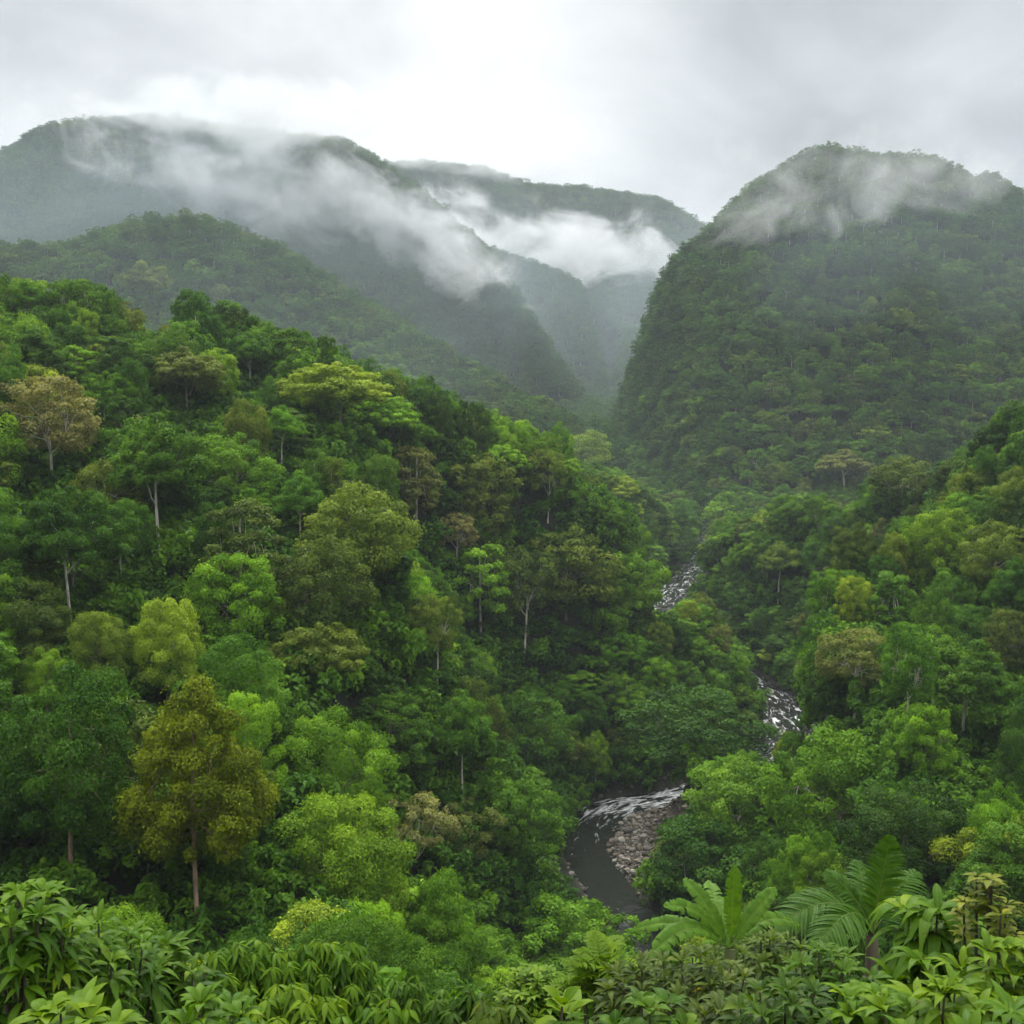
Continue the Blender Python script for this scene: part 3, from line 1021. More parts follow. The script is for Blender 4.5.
if mk:
    kmap = {'dome': 0, 'billowy': 1, 'umbrella': 2, 'draped': 3, 'layered': 4, 'column': 5, 'open': 2, 'tall_dome': 0}
    FX = np.concatenate([FX, [(t['x'], t['y'], t['z']) for t in mk]])
    FK = np.concatenate([FK, [kmap[t['kind']] for t in mk]])
    FS = np.concatenate([FS, [t['wid'] for t in mk]])
    FH = np.concatenate([FH, [t['hgt'] for t in mk]])
    FC = np.concatenate([FC, [LEAFCOL[t['colour']] for t in mk]])
print('massed trees', len(FX))

# the tree shapes of the mass, kept in a collection of their own that only the forest reads
SRC = bpy.data.collections.new('forest_shapes')
src_r, src_h = [], []
for i, kind in enumerate(MASSK):
    leaf, per, nm = (0.85, 46, 0.8) if i < 6 else (1.25, 18, 0.55)
    t, c = build_tree(kind, 300 + 13 * i, leaf, per, nm, i < 6)
    tv, tf = t
    cv, cf, A = c
    V = np.concatenate([tv, cv]); F = np.concatenate([tf, cf + len(tv)])
    me = new_mesh('forest_tree_%d' % i, V, F, [M_BARK, M_LEAF], False, {'leaf_age': ('FACE', 'FLOAT', np.concatenate([np.zeros(len(tf)), A]))}, [0] * len(tf) + [1] * len(cf))
    ob = bpy.data.objects.new('shape_%02d' % i, me)
    SRC.objects.link(ob)
    src_r.append(2.15 * SHAPES[kind]['r']); src_h.append(SHAPES[kind]['z1'] + 0.7)


def scatter(name, P, K, SC, ROT, LC, BC, coll):
    me = bpy.data.meshes.new(name)
    n = len(P)
    me.vertices.add(n)
    me.vertices.foreach_set('co', np.asarray(P, np.float32).ravel())
    for an, typ, data in (('kind_index', 'INT', K), ('tree_scale', 'FLOAT_VECTOR', SC), ('tree_rotation', 'FLOAT_VECTOR', ROT), ('leaf_color', 'FLOAT_VECTOR', LC), ('bark_color', 'FLOAT_VECTOR', BC)):
        a = me.attributes.new(an, typ, 'POINT')
        a.data.foreach_set('value' if typ == 'INT' else 'vector', np.asarray(data, np.int32 if typ == 'INT' else np.float32).ravel())
    o = link(name, me)
    ng = bpy.data.node_groups.new(name + '_scatter', 'GeometryNodeTree')
    ng.interface.new_socket('Geometry', in_out='INPUT', socket_type='NodeSocketGeometry')
    ng.interface.new_socket('Geometry', in_out='OUTPUT', socket_type='NodeSocketGeometry')
    gi, go = ng.nodes.new('NodeGroupInput'), ng.nodes.new('NodeGroupOutput')
    ci = ng.nodes.new('GeometryNodeCollectionInfo')
    ci.inputs['Collection'].default_value = coll
    ci.inputs['Separate Children'].default_value = True
    ci.inputs['Reset Children'].default_value = True
    ip = ng.nodes.new('GeometryNodeInstanceOnPoints')
    ip.inputs['Pick Instance'].default_value = True

    def named(nm, typ):
        x = ng.nodes.new('GeometryNodeInputNamedAttribute')
        x.data_type = typ
        x.inputs[0].default_value = nm
        return [s for s in x.outputs if s.enabled and s.name == 'Attribute'][0]
    ng.links.new(gi.outputs[0], ip.inputs['Points'])
    ng.links.new(ci.outputs[0], ip.inputs['Instance'])
    ng.links.new(named('kind_index', 'INT'), ip.inputs['Instance Index'])
    er = ng.nodes.new('FunctionNodeEulerToRotation')
    ng.links.new(named('tree_rotation', 'FLOAT_VECTOR'), er.inputs[0])
    ng.links.new(er.outputs[0], ip.inputs['Rotation'])
    ng.links.new(named('tree_scale', 'FLOAT_VECTOR'), ip.inputs['Scale'])
    ng.links.new(ip.outputs[0], go.inputs[0])
    md = o.modifiers.new('scatter', 'NODES')
    md.node_group = ng
    return o


src_r, src_h = np.array(src_r), np.array(src_h)
n = len(FX)
sx = FS / src_r[FK]
SC = np.stack([sx, sx, FH / src_h[FK]], -1)
ROT = np.stack([np.zeros(n), np.zeros(n), r3.uniform(0, 6.28, n)], -1)
BC = np.array([BARKCOL['grey'], BARKCOL['pale'], BARKCOL['dark']])[r3.integers(0, 3, n)]
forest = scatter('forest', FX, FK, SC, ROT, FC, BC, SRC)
tag(forest, 'dense unbroken rainforest covering the far slopes and filling between the single trees', 'forest', kind='stuff')

# ------------------------------------------------------------------ undergrowth
SRC2 = bpy.data.collections.new('undergrowth_shapes')
for i in range(4):
    r = np.random.default_rng(60 + i)
    nb = 16
    C = np.stack([r.normal(0, 1.3, nb), r.normal(0, 1.3, nb), r.uniform(0.3, 2.2, nb)], -1)
    P, Q, A = [], [], []
    for c in C:
        m = 45
        d_ = unit(r.normal(size=(m, 3)) + (0, 0, 0.6))
        P.append(c + d_ * 0.75 * r.uniform(0.6, 1.1, (m, 1)))
        Q.append(unit(d_ * 0.6 + (0, 0, 0.5) + 0.5 * r.normal(size=(m, 3))))
        A.append(np.clip(r.normal(0.5, 0.12) + r.normal(0, 0.15, m), 0, 1))
    v, f = leaves(np.concatenate(P), np.concatenate(Q), 0.55, r)
    ob = bpy.data.objects.new('bush_%d' % i, new_mesh('bush_shape', v, f, [M_LEAF], False, {'leaf_age': ('FACE', 'FLOAT', np.concatenate(A))}))
    SRC2.objects.link(ob)
x, y = jittered(-300, 300, 26, 540, 3.3, r3)
m = np.abs(x) < 0.56 * y + 10
x, y = x[m], y[m]
z = terrain(x, y)
rd, (rz_, rw_) = near_polyline(x, y, RIV[:, :2], [RIV[:, 2], RIV[:, 3]])
bar = bar_at(x, y)
m = in_view(x, y, z, 14, 0.03) & (rd > rw_ + 0.7) & (bar < 0.42)
x, y, z = x[m], y[m], z[m]
s = r3.uniform(0.8, 1.5, len(x)) * np.clip(0.6 + y / 250, 0, 1.3)
ok = clear_of_river(x, y, z, 4 * s, 3 * s)
x, y, z, s = x[ok], y[ok], z[ok], s[ok]
n = len(x)
c = np.array([LEAFCOL[q] for q in r3.choice(['dark green', 'deep green', 'mid green', 'fresh green'], n, p=[0.2, 0.3, 0.3, 0.2])])
under = scatter('undergrowth', np.stack([x, y, z], -1), r3.integers(0, 4, n), np.stack([s, s, s * r3.uniform(0.7, 1.3, n)], -1), np.stack([0 * x, 0 * x, r3.uniform(0, 6.28, n)], -1), c, c, SRC2)
tag(under, 'low dark green undergrowth covering the valley floor beneath the trees', 'undergrowth', kind='stuff')
print('undergrowth', n)

# ------------------------------------------------------------------ the river
def river_material():
    m, nt = mat('river_water')
    uv = N(nt, 'ShaderNodeAttribute', attribute_name='flow', attribute_type='GEOMETRY')
    rp = N(nt, 'ShaderNodeAttribute', attribute_name='rapid', attribute_type='GEOMETRY')
    mp = N(nt, 'ShaderNodeMapping')
    mp.inputs['Scale'].default_value = (1.0, 0.30, 1.0)
    L(nt, uv.outputs['Vector'], mp.inputs[0])
    n1 = N(nt, 'ShaderNodeTexNoise')
    n1.inputs['Scale'].default_value = 0.7
    n1.inputs['Detail'].default_value = 9
    n1.inputs['Roughness'].default_value = 0.6
    n1.inputs['Distortion'].default_value = 1.1
    L(nt, mp.outputs[0], n1.inputs['Vector'])
    thr = mathn(nt, 'MULTIPLY_ADD', rp.outputs['Fac'], -0.22, 0.70)
    foam = mathn(nt, 'MULTIPLY', mathn(nt, 'SUBTRACT', n1.outputs[0], thr), 4.5, clamp=True)
    n2 = N(nt, 'ShaderNodeTexNoise')
    n2.inputs['Scale'].default_value = 1.6
    n2.inputs['Detail'].default_value = 5
    L(nt, mp.outputs[0], n2.inputs['Vector'])
    bp = N(nt, 'ShaderNodeBump')
    bp.inputs['Strength'].default_value = 0.3
    bp.inputs['Distance'].default_value = 0.25
    L(nt, n2.outputs[0], bp.inputs['Height'])
    p = N(nt, 'ShaderNodeBsdfPrincipled')
    c = mixc(nt, foam, (0.016, 0.018, 0.015), (0.80, 0.82, 0.82))
    L(nt, c, p.inputs['Base Color'])
    L(nt, mathn(nt, 'MULTIPLY_ADD', foam, 0.45, 0.14), p.inputs['Roughness'])
    L(nt, bp.outputs[0], p.inputs['Normal'])
    o = N(nt, 'ShaderNodeOutputMaterial')
    L(nt, p.outputs[0], o.inputs[0])
    return m


def rapid_at(y):
    return np.interp(y, [60, 214, 228, 238, 250, 262, 280, 292, 328, 350, 380, 410, 430, 530, 600, 3000], [0.1, 0.2, 0.45, 1.15, 1.25, 0.95, 0.75, 0.82, 0.82, 0.7, 0.5, 0.75, 0.8, 0.8, 0.7, 0.6])


RF = catmull(RIVER, 60)
RF = RF[RF[:, 1] < 900]
tang = np.gradient(RF[:, :2], axis=0)
tang = unit(tang)
nor = np.stack([tang[:, 1], -tang[:, 0]], -1)
sl = np.concatenate([[0], np.cumsum(np.linalg.norm(np.diff(RF[:, :2], axis=0), axis=1))])
NC = 25
W = np.linspace(-1.12, 1.12, NC)
Vx = RF[:, None, 0] + nor[:, None, 0] * W[None] * RF[:, None, 3]
Vy = RF[:, None, 1] + nor[:, None, 1] * W[None] * RF[:, None, 3]
rap = rapid_at(Vy) * np.clip(1.25 - np.abs(W[None]) ** 2 * 0.6, 0, 1)
Vz = RF[:, None, 2] - 0.12 + rap * 0.22 * fbm(Vx / 1.6, Vy / 1.6, 700, 3) + rap * 0.12 * fbm(Vx / 0.6, Vy / 0.6, 707, 2)
n_, m_ = Vx.shape
idx = np.arange(n_ * m_).reshape(n_, m_)
Fq = np.stack([idx[:-1, :-1], idx[:-1, 1:], idx[1:, 1:], idx[1:, :-1]], -1).reshape(-1, 4)
flow = np.stack([W[None] * RF[:, None, 3], np.repeat(sl[:, None], m_, 1), 0 * Vx], -1)
river = link('river', new_mesh('river', np.stack([Vx, Vy, Vz], -1).reshape(-1, 3), Fq[:, ::-1], [river_material()], True,
                               {'rapid': ('POINT', 'FLOAT', rap.ravel()), 'flow': ('POINT', 'FLOAT_VECTOR', flow.reshape(-1, 3))}))
tag(river, kind='structure')


def stone_material():
    m, nt = mat('river_stone')
    tc = N(nt, 'ShaderNodeTexCoord')
    n = N(nt, 'ShaderNodeTexNoise')
    n.inputs['Scale'].default_value = 2.5
    n.inputs['Detail'].default_value = 7
    L(nt, tc.outputs['Object'], n.inputs['Vector'])
    a = N(nt, 'ShaderNodeAttribute', attribute_name='stone_color', attribute_type='INSTANCER')
    r = N(nt, 'ShaderNodeMapRange', i_3=0.6, i_4=1.3)
    r.inputs[1].default_value = 0.3
    r.inputs[2].default_value = 0.7
    L(nt, n.outputs[0], r.inputs[0])
    mul = N(nt, 'ShaderNodeVectorMath', operation='SCALE')
    L(nt, a.outputs['Color'], mul.inputs[0])
    L(nt, r.outputs[0], mul.inputs['Scale'])
    p = N(nt, 'ShaderNodeBsdfPrincipled')
    p.inputs['Roughness'].default_value = 0.8
    L(nt, mul.outputs[0], p.inputs['Base Color'])
    o = N(nt, 'ShaderNodeOutputMaterial')
    L(nt, p.outputs[0], o.inputs[0])
    return m


M_STONE = stone_material()
import bmesh


def stone_mesh(seed):
    bm = bmesh.new()
    bmesh.ops.create_icosphere(bm, subdivisions=3, radius=1)
    me = bpy.data.meshes.new('stone')
    bm.to_mesh(me)
    bm.free()
    co = np.empty(len(me.vertices) * 3, np.float32)
    me.vertices.foreach_get('co', co)
    co = co.reshape(-1, 3).astype(float)
    r = np.random.default_rng(seed)
    for _ in range(9):                      # flat broken faces
        d = unit(r.normal(size=3))
        h = r.uniform(0.62, 0.9)
        over = np.maximum(co @ d - h, 0)
        co -= over[:, None] * d * 0.9
    co *= (1.0, r.uniform(0.7, 1.0), r.uniform(0.5, 0.8))
    co += 0.05 * vnoise(co[:, 0] * 3 + seed, co[:, 1] * 3 + co[:, 2] * 2.3, seed)[:, None]
    me.vertices.foreach_set('co', co.astype(np.float32).ravel())
    me.materials.append(M_STONE)
    me.polygons.foreach_set('use_smooth', np.ones(len(me.polygons), bool))
    me.update()
    return me


STONES = [stone_mesh(i) for i in range(5)]
STC = [(0.135, 0.115, 0.085), (0.20, 0.18, 0.145), (0.07, 0.065, 0.058), (0.30, 0.275, 0.23), (0.14, 0.108, 0.075)]
r4 = np.random.default_rng(77)
spots = []
# on the gravel bar
while len(spots) < 215:
    x, y = r4.normal(BAR[0] - 1.5, 5.5), r4.uniform(BAR[1] - 21, BAR[1] + 19)
    rd, (rz_, rw_) = near_polyline(np.array([x]), np.array([y]), RIV[:, :2], [RIV[:, 2], RIV[:, 3]])
    if rd[0] > rw_[0] - 1.8 and float(bar_at(x, y)) > 0.2:
        s = r4.uniform(0.26, 0.60) * (1 + 1.7 * r4.uniform() ** 4)
        if all(math.hypot(x - a, y - b) > 0.62 * (s + c) for a, b, c, _ in spots):
            spots.append((x, y, s, 'bar'))
while len([q for q in spots if q[3] == 'bank']) < 44:
    y0 = r4.uniform(192, 258)
    i = int(np.argmin(np.abs(RF[:, 1] - y0)))
    w = (-1 if r4.uniform() < 0.75 else 1) * r4.uniform(0.92, 1.25)
    spots.append((RF[i, 0] + nor[i, 0] * w * RF[i, 3], RF[i, 1] + nor[i, 1] * w * RF[i, 3], r4.uniform(0.3, 0.8), 'bank'))
tries = 0
while len([q for q in spots if q[3] == 'rapid']) < 46 and tries < 5000:
    tries += 1
    y0 = r4.choice([r4.uniform(236, 262), r4.uniform(285, 332), r4.uniform(410, 530)])
    i = int(np.argmin(np.abs(RF[:, 1] - y0) + np.where(RF[:, 1] < 200, 999, 0)))
    w = r4.choice([-1, 1]) * r4.uniform(0.25, 1.1)
    x, y = RF[i, 0] + nor[i, 0] * w * RF[i, 3], RF[i, 1] + nor[i, 1] * w * RF[i, 3]
    s = r4.uniform(0.45, 1.0) * (1 + 0.4 * (y0 > 400))
    if all(math.hypot(x - a, y - b) > 0.9 * (s + c) for a, b, c, _ in spots):
        spots.append((x, y, s, 'rapid'))
for x, y, s, where in spots:
    o = link('boulder', STONES[int(r4.integers(0, 5))])
    rd, (rz_, rw_) = near_polyline(np.array([x]), np.array([y]), RIV[:, :2], [RIV[:, 2], RIV[:, 3]])
    zg = max(float(terrain(np.array([x]), np.array([y]))[0]), rz_[0] - 0.35)
    o.location = (x, y, zg + 0.38 * s)
    o.scale = (s, s, s)
    o.rotation_euler = (r4.uniform(-0.25, 0.25), r4.uniform(-0.25, 0.25), r4.uniform(0, 6.28))
    c = np.array(STC[int(r4.integers(0, 5))]) * r4.uniform(0.8, 1.15) * ({'bar': 1.0, 'bank': 0.7}.get(where, 0.55))
    o['stone_color'] = [float(q) for q in c]
    if where == 'bar':
        tag(o, 'brownish grey boulder lying among others on the gravel bar at the river bend', 'boulder', 'boulders on the gravel bar')
    elif where == 'bank':
        tag(o, 'dark boulder at the water edge along the near pool of the river', 'boulder', 'boulders along the near pool')
    elif y < 272:
        tag(o, 'dark wet boulder in the white water above the gravel bar', 'boulder', 'boulders in the bend rapids')
    elif y < 400:
        tag(o, 'dark wet boulder in the white rapids between the forested banks', 'boulder', 'boulders in the middle rapids')
    else:
        tag(o, 'pale wet boulder in the small stretch of river seen farthest upstream', 'boulder', 'boulders in the upper river')
# small stones between them
SRC3 = bpy.data.collections.new('gravel_shapes')
for i in range(3):
    SRC3.objects.link(bpy.data.objects.new('pebble_%d' % i, STONES[i]))
n = 3200
x, y = r4.normal(BAR[0], 5.5, n), r4.uniform(BAR[1] - 22, BAR[1] + 20, n)
rd, (rz_, rw_) = near_polyline(x, y, RIV[:, :2], [RIV[:, 2], RIV[:, 3]])
ok = (rd > rw_ - 0.7) & (bar_at(x, y) > 0.16)
x, y = x[ok], y[ok]
z = terrain(x, y)
s = r4.uniform(0.12, 0.36, len(x))
sc_ = np.array(STC)[r4.integers(0, 5, len(x))] * r4.uniform(0.8, 1.2, (len(x), 1))
gravel = scatter('gravel', np.stack([x, y, z + 0.1 * s], -1), r4.integers(0, 3, len(x)), np.stack([s, s, s], -1), np.stack([0 * x, 0 * x, r4.uniform(0, 6.28, len(x))], -1), sc_, sc_, SRC3)
a = gravel.data.attributes.new('stone_color', 'FLOAT_VECTOR', 'POINT')
a.data.foreach_set('vector', sc_.astype(np.float32).ravel())
tag(gravel, 'small brown stones covering the gravel bar', 'gravel', kind='stuff')

# ------------------------------------------------------------------ plants on the lookout's edge
def blade_material():
    m, nt = mat('blade')
    a = N(nt, 'ShaderNodeAttribute', attribute_name='leaf_color', attribute_type='INSTANCER')
    g = N(nt, 'ShaderNodeAttribute', attribute_name='leaf_age', attribute_type='GEOMETRY')
    ac = N(nt, 'ShaderNodeAttribute', attribute_name='across', attribute_type='GEOMETRY')
    tc = N(nt, 'ShaderNodeTexCoord')
    n = N(nt, 'ShaderNodeTexNoise')
    n.inputs['Scale'].default_value = 9.0
    n.inputs['Detail'].default_value = 4
    L(nt, tc.outputs['Object'], n.inputs['Vector'])
    hs = N(nt, 'ShaderNodeHueSaturation')
    L(nt, mathn(nt, 'MULTIPLY_ADD', g.outputs['Fac'], -0.035, 0.518), hs.inputs['Hue'])
    L(nt, mathn(nt, 'ADD', mathn(nt, 'MULTIPLY_ADD', g.outputs['Fac'], 0.85, 0.35), mathn(nt, 'MULTIPLY', n.outputs[0], 0.45)), hs.inputs['Value'])
    L(nt, a.outputs['Color'], hs.inputs['Color'])
    # pale midrib
    rib = mathn(nt, 'SUBTRACT', 1.0, mathn(nt, 'MULTIPLY', mathn(nt, 'ABSOLUTE', ac.outputs['Fac']), 9.0), clamp=True)
    c = mixc(nt, mathn(nt, 'MULTIPLY', rib, 0.55), hs.outputs[0], (0.15, 0.21, 0.05))
    nb = N(nt, 'ShaderNodeTexNoise')
    nb.inputs['Scale'].default_value = 14.0
    nb.inputs['Detail'].default_value = 6
    L(nt, tc.outputs['Object'], nb.inputs['Vector'])
    spot = mathn(nt, 'MULTIPLY', mathn(nt, 'SUBTRACT', nb.outputs[0], 0.64), 14.0, clamp=True)
    c = mixc(nt, mathn(nt, 'MULTIPLY', spot, 0.75), c, (0.085, 0.055, 0.018))       # browned spots
    p = N(nt, 'ShaderNodeBsdfPrincipled')
    p.inputs['Roughness'].default_value = 0.5
    p.inputs['Specular IOR Level'].default_value = 0.14
    L(nt, c, p.inputs['Base Color'])
    t = N(nt, 'ShaderNodeBsdfTranslucent')
    L(nt, mixc(nt, 1.0, c, (1.3, 1.25, 0.4), 'MULTIPLY'), t.inputs['Color'])
    mx = N(nt, 'ShaderNodeMixShader')
    mx.inputs[0].default_value = 0.35
    L(nt, p.outputs[0], mx.inputs[1])
    L(nt, t.outputs[0], mx.inputs[2])
    o = N(nt, 'ShaderNodeOutputMaterial')
    L(nt, mx.outputs[0], o.inputs[0])
    return m


M_BLADE = blade_material()
SEG = 5


def blades(P, Dr, Up, Ln, Wd, droop, fold=0.25, prof=(0.0, 0.75, 1.0, 0.82, 0.42, 0.0), wave=0.0, r=None):
    """curved leaf blades. P base, Dr direction, Up side the face looks to, Ln length, Wd width. Returns V, F, across"""
    n = len(P)
    S = np.array(prof)
    k = len(S)
    Dr = unit(Dr)
    side = unit(np.cross(Dr, Up))
    nrm = np.cross(side, Dr)
    t = np.linspace(0, 1, k)
    Ln, Wd = np.broadcast_to(Ln, n)[:, None, None], np.broadcast_to(Wd, n)[:, None, None]
    dp = np.broadcast_to(droop, n)[:, None, None]
    tt = t[None, :, None]
    mid = P[:, None] + Dr[:, None] * (Ln * (tt - 0.18 * dp * tt ** 2)) - np.array([0, 0, 1.0]) * (Ln * dp * tt ** 2)
    half = side[:, None] * (Wd * 0.5 * S[None, :, None])
    lift = nrm[:, None] * (Wd * 0.5 * S[None, :, None] * fold)
    if wave and r is not None:
        lift = lift + nrm[:, None] * Wd * wave * r.normal(size=(n, k, 1))
    A, B = mid - half + lift, mid + half + lift
    V = np.stack([A, mid, B], 2)                        # n, k, 3, 3
    V = V.reshape(-1, 3)
    base = (np.arange(n) * k * 3)[:, None]
    f = []
    for i in range(k - 1):
        q = i * 3
        f += [(q, q + 1, q + 4, q + 3), (q + 1, q + 2, q + 5, q + 4)]
    F = (np.array(f)[None] + base[:, :, None]).reshape(-1, 4)
    ac = np.tile(np.array([-1.0, 0, 1.0]), n * k)
    return V, F, ac


def blade_mesh(name, V, F, ac, age):
    return new_mesh(name, V, F, [M_BLADE], True, {'leaf_age': ('FACE', 'FLOAT', age), 'across': ('POINT', 'FLOAT', ac)})


def front_plant(name, label, u, v, D, wpx, colour, style, seed, cat='shrub', tips=19, leafn=9, length=0.22, width=0.07, droop=0.35, h_in=1.0, group='plants on the lookout edge', young=None):
    """a plant whose top shows at (u, v), D metres away, wpx wide; stems rise from one foot to leafy tips"""
    r = np.random.default_rng(seed)
    top = at(u, v, D)
    zg = float(terrain(np.array([top[0]]), np.array([D]))[0])
    w = wpx * D / FPX / 2
    root = bpy.data.objects.new(name, None)
    COL.objects.link(root)
    root.location = (top[0], D, zg)
    tag(root, label, cat, group)
    H = top[2] - zg
    T = []
    for i in range(tips):
        best, bd = None, -1
        for _ in range(10):
            a, q = r.uniform(0, 6.28), math.sqrt(r.uniform())
            z = H - h_in * w * (1 - math.sqrt(max(0, 1 - q * q * 0.98))) - r.uniform(0, 0.7) ** 2 * w * 1.5
            p = np.array([w * 0.9 * q * math.cos(a), w * 0.9 * q * math.sin(a), z - length * 0.3])
            d = min([np.linalg.norm(p - c) for c in T]) if T else 9
            if d > bd:
                best, bd = p, d
        T.append(best)
    T[0] = np.array([0, 0, H - length * 0.45])
    T = np.array(T)
    stems = []
    P, Dr, Up, Ln, Wd, Ag = [], [], [], [], [], []
    for p in T:
        out = p * (1, 1, 0)
        b = np.array([r.normal(0, 0.08), r.normal(0, 0.08), -0.2])
        m = np.array([out[0] * 0.45, out[1] * 0.45, 0.55 * p[2]])
        path = [b, m * 0.55 + r.normal(0, 0.03, 3), m + r.normal(0, 0.04, 3), 0.5 * (m + p) + out * 0.08, p]
        rw = 0.012 + 0.003 * H
        stems.append(tube(path, [rw * 1.6, rw * 1.2, rw, rw * 0.7, rw * 0.35], 6))
        axis = unit(p - path[3])
        ax = unit(np.cross(axis, (0.3, 0.8, 0.2)))
        ay = np.cross(axis, ax)
        age0 = np.clip(r.normal(0.55, 0.13), 0, 1)
        levels = {'whorl': 3, 'droop': 5, 'small': 6, 'pinnate': 1}[style]
        nl = leafn
        for lv in range(levels):
            base = p - axis * lv * length * {'whorl': 0.42, 'droop': 0.40, 'small': 0.42, 'pinnate': 0.2}[style]
            for i in range(nl if style != 'whorl' or lv < 1 else int(nl * 0.8)):
                th = 2 * math.pi * (i + 0.37 * lv) / nl + r.normal(0, 0.2)
                el = {'whorl': [0.75, 0.28, -0.12][min(lv, 2)], 'droop': 0.05, 'small': 0.4, 'pinnate': 0.75}[style] + r.normal(0, 0.18)
                d = math.cos(el) * (math.cos(th) * ax + math.sin(th) * ay) + math.sin(el) * axis
                if style == 'droop':
                    d = unit(d * (1, 1, 0.5) - np.array([0, 0, r.uniform(0.1, 0.9)]))
                l = length * r.uniform(0.7, 1.15)
                if style == 'pinnate':
                    # a compound leaf: a rachis with paired leaflets
                    nlf = 11
                    rl = length * r.uniform(0.8, 1.2)
                    sd = unit(np.cross(d, axis + 0.01))
                    for q in range(nlf):
                        t = (q + 1) / nlf
                        c = base + d * rl * t - np.array([0, 0, rl * 0.35 * t * t])
                        for s_ in (-1, 1):
                            P.append(c); Dr.append(sd * s_ + d * 0.55 + r.normal(0, 0.08, 3)); Up.append(np.cross(sd, d) * 1.0 + (0, 0, 0.6))
                            Ln.append(rl * 0.34 * math.sin(math.pi * (0.15 + 0.8 * t))); Wd.append(rl * 0.085); Ag.append(np.clip(age0 + r.normal(0, 0.1), 0, 1))
                    continue
                P.append(base + d * 0.02); Dr.append(d); Up.append(np.array([0, 0, 1.0]) + 0.4 * axis + r.normal(0, 0.15, 3)); Ln.append(l); Wd.append(width * r.uniform(0.8, 1.15))
                Ag.append(np.clip(age0 + (0.18 if lv == 0 else -0.12) + r.normal(0, 0.16), 0, 1) + (0.7 if r.uniform() < 0.03 else 0))
    P, Dr, Up, Ln, Wd, Ag = map(np.array, (P, Dr, Up, Ln, Wd, Ag))
    V, F, ac = blades(P, Dr, Up, Ln, Wd, droop * r.uniform(0.7, 1.9, len(P)), r=r)
    per = F.shape[0] // len(P)
    yb = None
    fo = link('foliage', blade_mesh(name + '_foliage', V, F, ac, np.repeat(Ag, per)), root)
    fo['leaf_color'] = [float(q) for q in LEAFCOL[colour]] if isinstance(colour, str) else list(colour)
    sv, sf = merge(stems)
    st = link('stem', new_mesh(name + '_stem', sv, sf, [M_BARK], True), root)
    st['bark_color'] = [0.10, 0.085, 0.05]
    if young:                                  # a few yellowing leaves, a part of their own
        n, col_ = young
        k = r.permutation(len(P))[:n]
        V, F, ac = blades(P[k] + Dr[k] * 0.03 + (0, 0, 0.02), Dr[k] - (0, 0, 0.3), Up[k], Ln[k] * 0.7, Wd[k] * 0.9, 0.5, r=r)
        yb = link('yellow_leaves', blade_mesh('yellow_leaves', V, F, ac, np.full(len(F), 0.6)), root)
        yb['leaf_color'] = list(col_)
        yb['label'] = 'yellowing leaves'
    return root


